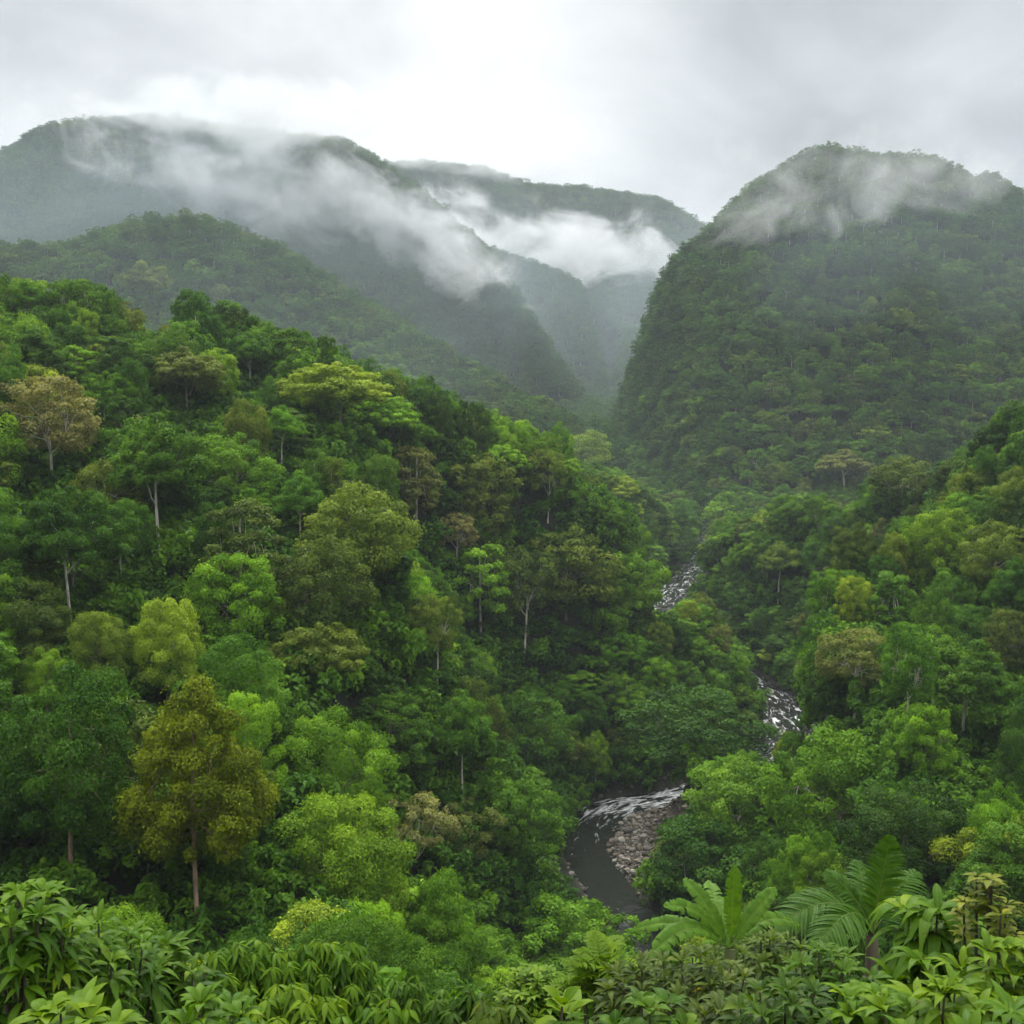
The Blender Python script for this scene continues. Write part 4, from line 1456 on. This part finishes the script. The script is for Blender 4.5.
YG, BG, FG, MG = (0.080, 0.160, 0.004), (0.058, 0.136, 0.004), (0.042, 0.104, 0.004), (0.030, 0.076, 0.004)
front = [
    # bottom left: rosettes of lance-shaped leaves
    ('rosette_shrub', 'shrub with rosettes of long pointed leaves at the lower left corner', 18, 880, 6.6, 130, BG, 'whorl', 1, dict(tips=19, leafn=9, length=0.22, width=0.052, droop=0.4)),
    ('rosette_shrub', 'shrub with rosettes of pointed leaves standing left of the golden tree trunk', 98, 910, 7.2, 120, BG, 'whorl', 2, dict(tips=17, leafn=9, length=0.22, width=0.052, droop=0.4)),
    ('rosette_shrub', 'low shrub of pointed leaf rosettes right below the golden tree trunk', 172, 940, 7.8, 120, FG, 'whorl', 3, dict(tips=17, leafn=9, length=0.22, width=0.055, droop=0.4)),
    ('rosette_shrub', 'pale lowest rosette shrub on the bottom edge, lower left', 60, 996, 5.0, 150, YG, 'whorl', 4, dict(tips=11, leafn=8, length=0.20, width=0.062, droop=0.3)),
    ('rosette_shrub', 'rosette shrub on the bottom edge right of the palest lower left one', 200, 990, 6.0, 150, BG, 'whorl', 5, dict(tips=14, leafn=8, length=0.20, width=0.056, droop=0.35)),
    # drooping leafed bushes
    ('drooping_bush', 'bright bush of hanging leaves just right of the golden tree foot', 238, 938, 19, 130, BG, 'droop', 6, dict(tips=60, leafn=7, length=0.27, width=0.08, droop=0.35)),
    ('drooping_bush', 'bright rounded bush of hanging leaves below the big bright domed tree', 322, 936, 20, 140, BG, 'droop', 7, dict(tips=65, leafn=7, length=0.27, width=0.08, droop=0.35)),
    ('drooping_bush', 'yellowish bush of hanging leaves on the bottom edge, left half', 292, 980, 15, 140, YG, 'droop', 8, dict(tips=50, leafn=7, length=0.26, width=0.08, droop=0.35)),
    ('drooping_bush', 'mid-green bush of hanging leaves on the bottom edge left of the rounded lime bush', 408, 978, 22, 150, FG, 'droop', 9, dict(tips=60, leafn=7, length=0.26, width=0.08, droop=0.35)),
    ('drooping_bush', 'dark bush of hanging leaves beside the rounded lime bush', 470, 985, 17, 110, MG, 'droop', 10, dict(tips=46, leafn=7, length=0.28, width=0.09, droop=0.35)),
    ('drooping_bush', 'yellow-green low bush on the bottom edge, centre-left', 380, 1000, 12, 150, BG, 'droop', 11, dict(tips=40, leafn=7, length=0.22, width=0.07, droop=0.35)),
    ('lime_bush', 'rounded lime-green bush with fine leaves at the bottom centre', 538, 966, 15, 84, YG, 'small', 12, dict(tips=52, leafn=6, length=0.17, width=0.065, droop=0.25)),
    ('ferny_shrub', 'pale ferny shrub with feathered leaves right of the rounded lime bush', 600, 950, 13, 62, YG, 'pinnate', 13, dict(tips=16, leafn=6, length=0.5, width=0.05, droop=0.2, h_in=1.8)),
    ('broad_leaf_sapling', 'sapling with a few broad pale leaves on the bottom edge, centre', 562, 992, 5.2, 90, YG, 'whorl', 14, dict(tips=2, leafn=7, length=0.17, width=0.075, droop=0.25)),
    ('broad_leaf_sapling', 'dark green low sapling at the bottom edge, below the ferny shrub', 650, 998, 7.0, 130, FG, 'whorl', 15, dict(tips=12, leafn=8, length=0.2, width=0.075, droop=0.35)),
    # the mottled bush with yellowing leaves
    ('mottled_shrub', 'dark mottled shrub with some yellow leaves below the banana plant', 702, 950, 9.5, 150, (0.050, 0.085, 0.010), 'whorl', 16, dict(tips=51, leafn=8, length=0.19, width=0.048, droop=0.3, young=(9, (0.50, 0.36, 0.02)))),
    ('mottled_shrub', 'mottled shrub with orange-tipped leaves left of the larger mottled shrub', 642, 962, 10, 90, (0.046, 0.080, 0.010), 'whorl', 17, dict(tips=27, leafn=8, length=0.22, width=0.055, droop=0.3, young=(7, (0.55, 0.24, 0.02)))),
    ('mottled_shrub', 'mottled green shrub between the banana plant and the palm', 770, 932, 11, 110, (0.058, 0.105, 0.010), 'whorl', 18, dict(tips=35, leafn=8, length=0.19, width=0.048, droop=0.3)),
    # the parasol-leafed plants on the right
    ('parasol_plant', 'plant with big parasols of long drooping leaves, below the palm', 930, 896, 9.5, 110, BG, 'whorl', 19, dict(tips=9, leafn=13, length=0.46, width=0.095, droop=0.6, h_in=0.9)),
    ('parasol_plant', 'smaller parasol-leafed plant at the right edge, lower corner', 1004, 935, 8.2, 100, YG, 'whorl', 20, dict(tips=11, leafn=10, length=0.30, width=0.068, droop=0.4)),
    ('parasol_plant', 'yellow-green parasol-leafed plant on the bottom edge, right corner', 940, 978, 6.6, 140, YG, 'whorl', 21, dict(tips=11, leafn=9, length=0.25, width=0.062, droop=0.35)),
    ('parasol_plant', 'low parasol-leafed plant in the bottom right corner', 1012, 996, 5.6, 120, BG, 'whorl', 22, dict(tips=8, leafn=9, length=0.23, width=0.06, droop=0.35)),
    ('leafy_shrub', 'fresh-green leafy shrub on the bottom edge below the palm', 832, 948, 8.8, 120, FG, 'whorl', 23, dict(tips=32, leafn=8, length=0.19, width=0.052, droop=0.3)),
    ('leafy_shrub', 'mid-green leafy shrub on the bottom edge right of the mottled shrubs', 786, 980, 7.4, 120, MG, 'whorl', 24, dict(tips=22, leafn=8, length=0.19, width=0.052, droop=0.35)),
    ('leafy_shrub', 'bright leafy shrub on the bottom edge left of the yellow-green parasol plant', 880, 985, 7.0, 110, BG, 'whorl', 25, dict(tips=19, leafn=8, length=0.22, width=0.065, droop=0.35)),
    ('leafy_shrub', 'dull green shrub low on the bottom edge under the large mottled shrub', 720, 1000, 7.8, 130, (0.046, 0.080, 0.010), 'whorl', 26, dict(tips=24, leafn=8, length=0.22, width=0.06, droop=0.35)),
    ('slender_sprig', 'slender sprig with small yellowish leaves rising at the right edge', 990, 872, 9.0, 66, (0.13, 0.16, 0.014), 'small', 27, dict(tips=7, leafn=5, length=0.15, width=0.06, droop=0.25)),
    ('drooping_bush', 'dark bush of hanging leaves between the sprig and the parasol plant', 975, 905, 17, 130, MG, 'droop', 28, dict(tips=50, leafn=7, length=0.30, width=0.095, droop=0.35)),
    ('drooping_bush', 'dark bush of hanging leaves filling the hollow behind the palm', 850, 930, 24, 150, MG, 'droop', 29, dict(tips=60, leafn=7, length=0.27, width=0.08, droop=0.35)),
    ('drooping_bush', 'green bush of hanging leaves behind the small mottled shrub', 655, 945, 26, 120, FG, 'droop', 30, dict(tips=55, leafn=7, length=0.3, width=0.09, droop=0.35)),
    ('drooping_bush', 'green bush of hanging leaves behind the lower left rosettes', 130, 945, 16, 160, FG, 'droop', 31, dict(tips=60, leafn=7, length=0.30, width=0.09, droop=0.35)),
    ('drooping_bush', 'dark bush of hanging leaves in the lower left corner behind rosettes', 30, 915, 14, 170, MG, 'droop', 32, dict(tips=60, leafn=7, length=0.28, width=0.085, droop=0.35)),
    ('drooping_bush', 'olive bush of hanging leaves under the ferny shrub', 500, 1000, 10, 160, (0.06, 0.108, 0.010), 'droop', 33, dict(tips=40, leafn=7, length=0.20, width=0.065, droop=0.35)),
]
for nm, lb, u, v, D, w, c, sty, seed, kw in front:
    front_plant(nm, lb, u, v, D, w, c, sty, seed, **kw)

# banana plant: a stem and large torn leaves
r = np.random.default_rng(91)
Dn = 15.0
bt = at(730, 948, Dn)
zg = float(terrain(np.array([bt[0]]), np.array([Dn]))[0])
root = bpy.data.objects.new('banana_plant', None)
COL.objects.link(root)
root.location = (bt[0], Dn, zg)
tag(root, 'banana plant with broad upright and arching leaves beside the river pool', 'plant', 'plants on the lookout edge')
Hs = bt[2] - zg
sv, sf = tube([(0, 0, -0.2), (0.03, 0, Hs * 0.5), (0, 0.02, Hs)], [0.16, 0.12, 0.07], 10)
st = link('stem', new_mesh('banana_stem', sv, sf, [M_BARK], True), root)
st['bark_color'] = [0.12, 0.14, 0.05]


def banana_leaf(tip_px, arch, wid, seed):
    r = np.random.default_rng(seed)
    tip = at(tip_px[0], tip_px[1], Dn + tip_px[2]) - np.array([bt[0], Dn, zg])
    b = np.array([0, 0, Hs])
    n = 22
    t = np.linspace(0, 1, n)[:, None]
    mid = b + (tip - b) * t + np.array([0, 0, 1.0]) * arch * np.sin(math.pi * t) * np.linalg.norm(tip - b)
    tg = unit(np.gradient(mid, axis=0))
    face = np.array([0.0, -0.6, 1.0])
    side = unit(np.cross(tg, face))
    nr = np.cross(side, tg)
    pf = np.interp(t[:, 0], [0, 0.12, 0.16, 0.35, 0.7, 0.9, 1], [0.04, 0.04, 0.5, 0.95, 1.0, 0.72, 0.05])
    V, F, ac = [], [], []
    for s_ in (-1, 1):
        for i in range(n - 1):                       # strips between tears
            o = len(V)
            lift = 0.28 + r.normal(0, 0.10)
            gap = 0.05 if r.uniform() < 0.35 else 0.0
            for q, j in ((0, i), (1, i + 1)):
                w = wid * 0.5 * pf[j]
                c = mid[j] * (1 - gap * (q == 1) * 0) 
                e1 = c + side[j] * s_ * w * 0.55 + nr[j] * w * lift * 0.9
                e2 = c + side[j] * s_ * w + nr[j] * w * (lift - 0.25) + tg[j] * (-0.06 * wid if q and gap else 0.02)
                V += [c, e1, e2]
                ac += [0, 0.55 * s_, 1.0 * s_]
            F += [(o, o + 1, o + 4, o + 3), (o + 1, o + 2, o + 5, o + 4)]
    o = link('leaf', blade_mesh('banana_leaf', np.array(V), np.array(F), np.array(ac, float), np.clip(r.normal(0.5, 0.08, len(F)), 0, 1)), root)
    o['leaf_color'] = [0.085, 0.185, 0.014]


for k, (tp, arch, wd) in enumerate([((735, 866, 0.1), 0.02, 0.25), ((684, 878, 0.5), 0.10, 0.25), ((664, 906, -0.4), 0.16, 0.25), ((632, 930, 0.4), 0.16, 0.25), ((776, 888, 0.3), 0.06, 0.26),
                                    ((800, 925, 0.9), 0.16, 0.28), ((650, 955, -0.8), 0.22, 0.30), ((708, 880, 1.2), 0.05, 0.28)]):
    banana_leaf(tp, arch, wd, 700 + k)


def palm(label, u, v, D, tips, leaf_c, seed):
    r = np.random.default_rng(seed)
    c = at(u, v, D)
    zg = float(terrain(np.array([c[0]]), np.array([D]))[0])
    root = bpy.data.objects.new('palm_tree', None)
    COL.objects.link(root)
    root.location = (c[0], D, zg)
    tag(root, label, 'palm', 'plants on the lookout edge')
    H = c[2] - zg
    sv, sf = tube([(0, 0, -0.3), (0.05, 0.05, H * 0.5), (0, 0, H)], [0.17, 0.13, 0.10], 10)
    t_ = link('trunk', new_mesh('palm_trunk', sv, sf, [M_BARK], True), root)
    t_['bark_color'] = [0.16, 0.13, 0.09]
    for (tu, tv, dd, arch) in tips:
        tip = at(tu, tv, D + dd) - np.array([c[0], D, zg])
        b = np.array([0, 0, H])
        n = 44
        t = np.linspace(0, 1, n)[:, None]
        Lf = np.linalg.norm(tip - b)
        mid = b + (tip - b) * t + np.array([0, 0, 1.0]) * arch * np.sin(math.pi * t ** 0.8) * Lf
        tg = unit(np.gradient(mid, axis=0))
        side = unit(np.cross(tg, (0.05, -0.35, 1.0)))
        nr = np.cross(side, tg)
        k = np.arange(6, n)
        P, Dr, Up, Ln = [], [], [], []
        for s_ in (-1, 1):
            P.append(mid[k]); Dr.append(side[k] * s_ * 0.9 + tg[k] * 0.75 + nr[k] * 0.15 + r.normal(0, 0.05, (len(k), 3)))
            Up.append(nr[k] + 0.2 * r.normal(size=(len(k), 3)))
            Ln.append(Lf * 0.34 * np.sin(math.pi * (0.12 + 0.80 * t[k, 0])) * r.uniform(0.9, 1.1, len(k)))
        P, Dr, Up, Ln = np.concatenate(P), np.concatenate(Dr), np.concatenate(Up), np.concatenate(Ln)
        V, F, ac = blades(P, Dr, Up, Ln, 0.05, 0.35, 0.3, (0.5, 0.9, 1.0, 0.8, 0.45, 0.0))
        rv, rf = tube(mid[::4], np.linspace(0.022, 0.005, len(mid[::4])), 5)
        ac = np.concatenate([ac, np.zeros(len(rv))])
        F = np.concatenate([F, rf + len(V)])
        V = np.concatenate([V, rv])
        o = link('frond', blade_mesh('palm_frond', V, F, ac, np.clip(r.normal(0.5, 0.1, len(F)), 0, 1)), root)
        o['leaf_color'] = list(leaf_c)


palm('feathery palm with one upright and several arching fronds on the right', 872, 934, 18.0,
     [(890, 838, 0.2, 0.02), (826, 872, 0.3, 0.16), (792, 900, 0.0, 0.20), (776, 925, -0.6, 0.24), (858, 862, 1.2, 0.06), (935, 905, 0.6, 0.18), (915, 872, 1.0, 0.10), (818, 945, -1.2, 0.24)], (0.045, 0.115, 0.009), 801)

# ------------------------------------------------------------------ the moist air of the valley
zmin, zmax = float(V_GROUND[:, 2].min()), float(V_GROUND[:, 2].max())


def box_mesh(x0, x1, y0, y1, z0, z1, m):
    v = [(x, y, z) for z in (z0, z1) for y in (y0, y1) for x in (x0, x1)]
    f = [(0, 2, 3, 1), (4, 5, 7, 6), (0, 1, 5, 4), (2, 6, 7, 3), (0, 4, 6, 2), (1, 3, 7, 5)]
    return new_mesh('haze', v, f, [m])


mh, nt = mat('haze_air')
pv = N(nt, 'ShaderNodeVolumePrincipled')
pv.inputs['Color'].default_value = (0.82, 0.93, 1.0, 1)
pv.inputs['Density'].default_value = 0.00010
pv.inputs['Anisotropy'].default_value = 0.15
o = N(nt, 'ShaderNodeOutputMaterial')
L(nt, pv.outputs[0], o.inputs['Volume'])
haze = link('haze', box_mesh(-3450, 3450, -350, 3700, zmin - 1, zmax + 40, mh))
tag(haze, kind='stuff')


def mist_material(name, dens, scale, cut, stretch=(1, 1, 1), seed=0.0, fall=1.6, tilt=0, colour=(1, 1, 1)):
    m, nt = mat(name)
    tc = N(nt, 'ShaderNodeTexCoord')
    ge = N(nt, 'ShaderNodeNewGeometry')
    mp = N(nt, 'ShaderNodeMapping')
    mp.inputs['Location'].default_value = (seed, seed * 1.7, seed * 0.6)
    mp.vector_type = 'TEXTURE'
    mp.inputs['Rotation'].default_value = (0, R(tilt), 0)
    mp.inputs['Scale'].default_value = tuple(scale / q for q in stretch)
    L(nt, ge.outputs['Position'], mp.inputs[0])
    n = N(nt, 'ShaderNodeTexNoise')
    n.inputs['Scale'].default_value = 1.0
    n.inputs['Detail'].default_value = 6
    n.inputs['Roughness'].default_value = 0.66
    n.inputs['Distortion'].default_value = 0.9
    L(nt, mp.outputs[0], n.inputs['Vector'])
    ln = N(nt, 'ShaderNodeVectorMath', operation='DOT_PRODUCT')
    L(nt, tc.outputs['Object'], ln.inputs[0])
    L(nt, tc.outputs['Object'], ln.inputs[1])
    d = mathn(nt, 'MULTIPLY_ADD', n.outputs[0], 6.0, -3.0 - cut)
    r4_ = mathn(nt, 'MULTIPLY', ln.outputs['Value'], mathn(nt, 'MULTIPLY_ADD', ln.outputs['Value'], 0.6, 0.4))
    d = mathn(nt, 'SUBTRACT', d, mathn(nt, 'MULTIPLY', r4_, fall))
    d = mathn(nt, 'MINIMUM', d, 0.9)
    d = mathn(nt, 'MULTIPLY', mathn(nt, 'MAXIMUM', d, 0.0), dens)
    p = N(nt, 'ShaderNodeVolumePrincipled')
    p.inputs['Color'].default_value = (*colour, 1)
    p.inputs['Anisotropy'].default_value = 0.1
    L(nt, d, p.inputs['Density'])
    o = N(nt, 'ShaderNodeOutputMaterial')
    L(nt, p.outputs[0], o.inputs['Volume'])
    m.cycles.volume_step_rate = 0.45
    return m


bm = bmesh.new()
bmesh.ops.create_icosphere(bm, subdivisions=4, radius=1)
ball = bpy.data.meshes.new('mist')
bm.to_mesh(ball)
bm.free()


def mist(u, v, D, wpx, hpx, depth, tilt, dens, scale, cut, seed, stretch=(1, 1, 1), fall=1.6, colour=(0.97, 0.985, 1.0)):
    """a bank of mist centred in the direction (u, v) at D metres, tilted like the slope it clings to"""
    me = ball.copy()
    me.materials.append(mist_material('mist_air', dens, scale, cut, stretch, seed, fall, tilt, colour))
    o = link('mist_bank', me)
    o.location = at(u, v, D)
    o.scale = (wpx * D / FPX / 2, depth / 2, hpx * D / FPX / 2)
    o.rotation_euler = (0, R(tilt), 0)
    tag(o, kind='stuff')
    return o


#     u    v    D     w    h   depth tilt dens  scale cut seed
VEIL = (0.74, 0.88, 0.98)
mist(130, 168, 1260, 300, 120, 240, 30, 0.0173, 55, -0.12, 3.1, (0.8, 1, 1.05))
mist(235, 200, 1245, 380, 150, 260, 24, 0.0187, 55, -0.17, 41.3, (0.8, 1, 1.05))
mist(270, 160, 1270, 320, 110, 240, 12, 0.0144, 45, 0.28, 44.9, (1, 1, 0.7))
mist(345, 222, 1235, 420, 160, 280, 18, 0.0216, 60, -0.32, 7.7, (0.8, 1, 1))
mist(350, 180, 1250, 170, 130, 200, 60, 0.0187, 40, 0.13, 17.7, (0.7, 1, 1))
mist(285, 185, 1255, 150, 110, 200, 50, 0.0158, 40, 0.18, 19.7, (0.7, 1, 1))
mist(440, 245, 1225, 250, 110, 240, 24, 0.0245, 50, -0.17, 12.3, (0.8, 1, 1))
mist(560, 254, 1900, 350, 84, 420, 3, 0.0270, 80, -0.37, 5.2, (0.7, 1, 1))
mist(460, 222, 1900, 190, 100, 380, 34, 0.0202, 70, -0.07, 52.0, (0.7, 1, 1))
mist(630, 236, 1950, 110, 70, 300, -52, 0.0130, 50, 0.13, 55.0, (0.7, 1, 1))
mist(530, 222, 1950, 80, 66, 300, -60, 0.0130, 45, 0.13, 57.0, (0.7, 1, 1))
mist(245, 112, 1310, 440, 76, 240, 4, 0.024, 70, -0.75, 15.8, (0.6, 1, 1))
mist(450, 160, 2300, 200, 50, 300, 8, 0.012, 80, -0.55, 21.6, (0.6, 1, 1))
mist(870, 172, 812, 380, 120, 170, 8, 0.013, 50, -0.40, 27.7, (0.8, 1, 1), 2.2)
mist(770, 205, 790, 210, 110, 160, -20, 0.017, 40, -0.05, 31.2, (0.7, 1, 1))
mist(850, 215, 780, 170, 100, 140, -35, 0.018, 35, 0.0, 34.2, (0.7, 1, 1))
# thin blue air lying in the upper valley
mist(160, 230, 1130, 900, 330, 260, 10, 0.0015, 260, -1.0, 61.0, (1, 1, 1), 1.2, VEIL)
mist(600, 330, 1500, 420, 330, 500, 10, 0.0006, 260, -1.0, 9.4, (1, 1, 1), 1.2, VEIL)
mist(250, 300, 690, 760, 220, 100, 18, 0.0008, 200, -1.0, 66.0, (1, 1, 1), 1.2, VEIL)
mist(860, 230, 720, 560, 260, 110, 0, 0.0012, 200, -1.0, 71.0, (1, 1, 1), 1.2, VEIL)

# ------------------------------------------------------------------ daylight
SUN_EL, SUN_AZ = R(52), R(-3)        # behind the bright patch of cloud, up the valley
world = bpy.data.worlds.new('World')
scene.world = world
world.use_nodes = True
nt = world.node_tree
nt.nodes.clear()
sky = N(nt, 'ShaderNodeTexSky')
sky.sky_type = 'NISHITA'
sky.sun_disc = False
sky.sun_elevation = SUN_EL
sky.sun_rotation = SUN_AZ
sky.air_density = 1.0
sky.dust_density = 2.0
bg1 = N(nt, 'ShaderNodeBackground')
bg1.inputs[1].default_value = 0.10
L(nt, sky.outputs[0], bg1.inputs[0])
# the overcast: cloud seen from below, thin where the sun stands behind it
tc = N(nt, 'ShaderNodeTexCoord')
sep = N(nt, 'ShaderNodeSeparateXYZ')
L(nt, tc.outputs['Generated'], sep.inputs[0])
up = mathn(nt, 'MAXIMUM', sep.outputs[2], 0.0)
den = mathn(nt, 'ADD', up, 0.42)
cx = mathn(nt, 'DIVIDE', sep.outputs[0], den)
cy = mathn(nt, 'DIVIDE', sep.outputs[1], den)
cmb = N(nt, 'ShaderNodeCombineXYZ')
L(nt, cx, cmb.inputs[0]); L(nt, cy, cmb.inputs[1])
n1 = N(nt, 'ShaderNodeTexNoise')
n1.inputs['Scale'].default_value = 2.6
n1.inputs['Detail'].default_value = 6
n1.inputs['Roughness'].default_value = 0.48
n1.inputs['Distortion'].default_value = 0.35
L(nt, cmb.outputs[0], n1.inputs['Vector'])
# brightness of the cloud sheet: brighter overhead (thinner path), brightest round the veiled sun
elev = N(nt, 'ShaderNodeMapRange')
for i, v in ((1, 0.38), (2, 0.85), (3, 0.32), (4, 1.7)):
    elev.inputs[i].default_value = v
L(nt, sep.outputs[2], elev.inputs[0])
vm = N(nt, 'ShaderNodeVectorMath', operation='DOT_PRODUCT')
GD = np.array([-0.03, 1.0, 0.27]); GD /= np.linalg.norm(GD)
vm.inputs[1].default_value = GD
L(nt, tc.outputs['Generated'], vm.inputs[0])
g1 = mathn(nt, 'POWER', mathn(nt, 'MAXIMUM', vm.outputs['Value'], 0.0), 45.0)
cl = N(nt, 'ShaderNodeMapRange')
for i, v in ((1, 0.34), (2, 0.68), (3, -0.11), (4, 0.13)):
    cl.inputs[i].default_value = v
L(nt, n1.outputs[0], cl.inputs[0])
v2 = N(nt, 'ShaderNodeVectorMath', operation='DOT_PRODUCT')          # heavier cloud towards the north-east
G2 = np.array([0.42, 1.0, 0.42]); G2 /= np.linalg.norm(G2)
v2.inputs[1].default_value = G2
L(nt, tc.outputs['Generated'], v2.inputs[0])
g2 = mathn(nt, 'POWER', mathn(nt, 'MAXIMUM', v2.outputs['Value'], 0.0), 40.0)
br = mathn(nt, 'ADD', mathn(nt, 'ADD', elev.outputs[0], cl.outputs[0]), mathn(nt, 'MULTIPLY', g1, 0.22))
br = mathn(nt, 'SUBTRACT', br, mathn(nt, 'MULTIPLY', g2, 0.11))
colr = mixc(nt, mathn(nt, 'MULTIPLY_ADD', br, 2.5, -0.8, clamp=True), (0.945, 0.98, 1.0), (1.0, 0.997, 0.99))
bg2 = N(nt, 'ShaderNodeBackground')
L(nt, colr, bg2.inputs[0])
L(nt, br, bg2.inputs[1])
ms = N(nt, 'ShaderNodeMixShader')
ms.inputs[0].default_value = 0.94
L(nt, bg1.outputs[0], ms.inputs[1])
L(nt, bg2.outputs[0], ms.inputs[2])
wo = N(nt, 'ShaderNodeOutputWorld')
L(nt, ms.outputs[0], wo.inputs[0])

sd = bpy.data.lights.new('sun', 'SUN')
sd.energy = 1.5
sd.angle = R(18)
sd.color = (1.0, 0.96, 0.90)
sun = bpy.data.objects.new('sun', sd)
COL.objects.link(sun)
# direction towards the sun: azimuth measured from +y
sdir = Vector((math.sin(SUN_AZ) * math.cos(SUN_EL), math.cos(SUN_AZ) * math.cos(SUN_EL), math.sin(SUN_EL)))
sun.rotation_euler = sdir.to_track_quat('Z', 'Y').to_euler()
sun.location = (0, 0, 900)

scene.view_settings.view_transform = 'Standard'
scene.view_settings.look = 'None'
scene.view_settings.exposure = 0.95
scene.view_settings.gamma = 1
scene.render.engine = 'CYCLES'
cy_ = scene.cycles
cy_.max_bounces = 5
cy_.diffuse_bounces = 3
cy_.glossy_bounces = 2
cy_.transmission_bounces = 3
cy_.volume_bounces = 1
cy_.transparent_max_bounces = 8
cy_.caustics_reflective = False
cy_.caustics_refractive = False
cy_.sample_clamp_indirect = 3.0
cy_.use_denoising = True
cy_.use_adaptive_sampling = True
cy_.adaptive_threshold = 0.02
cy_.denoising_prefilter = 'FAST'
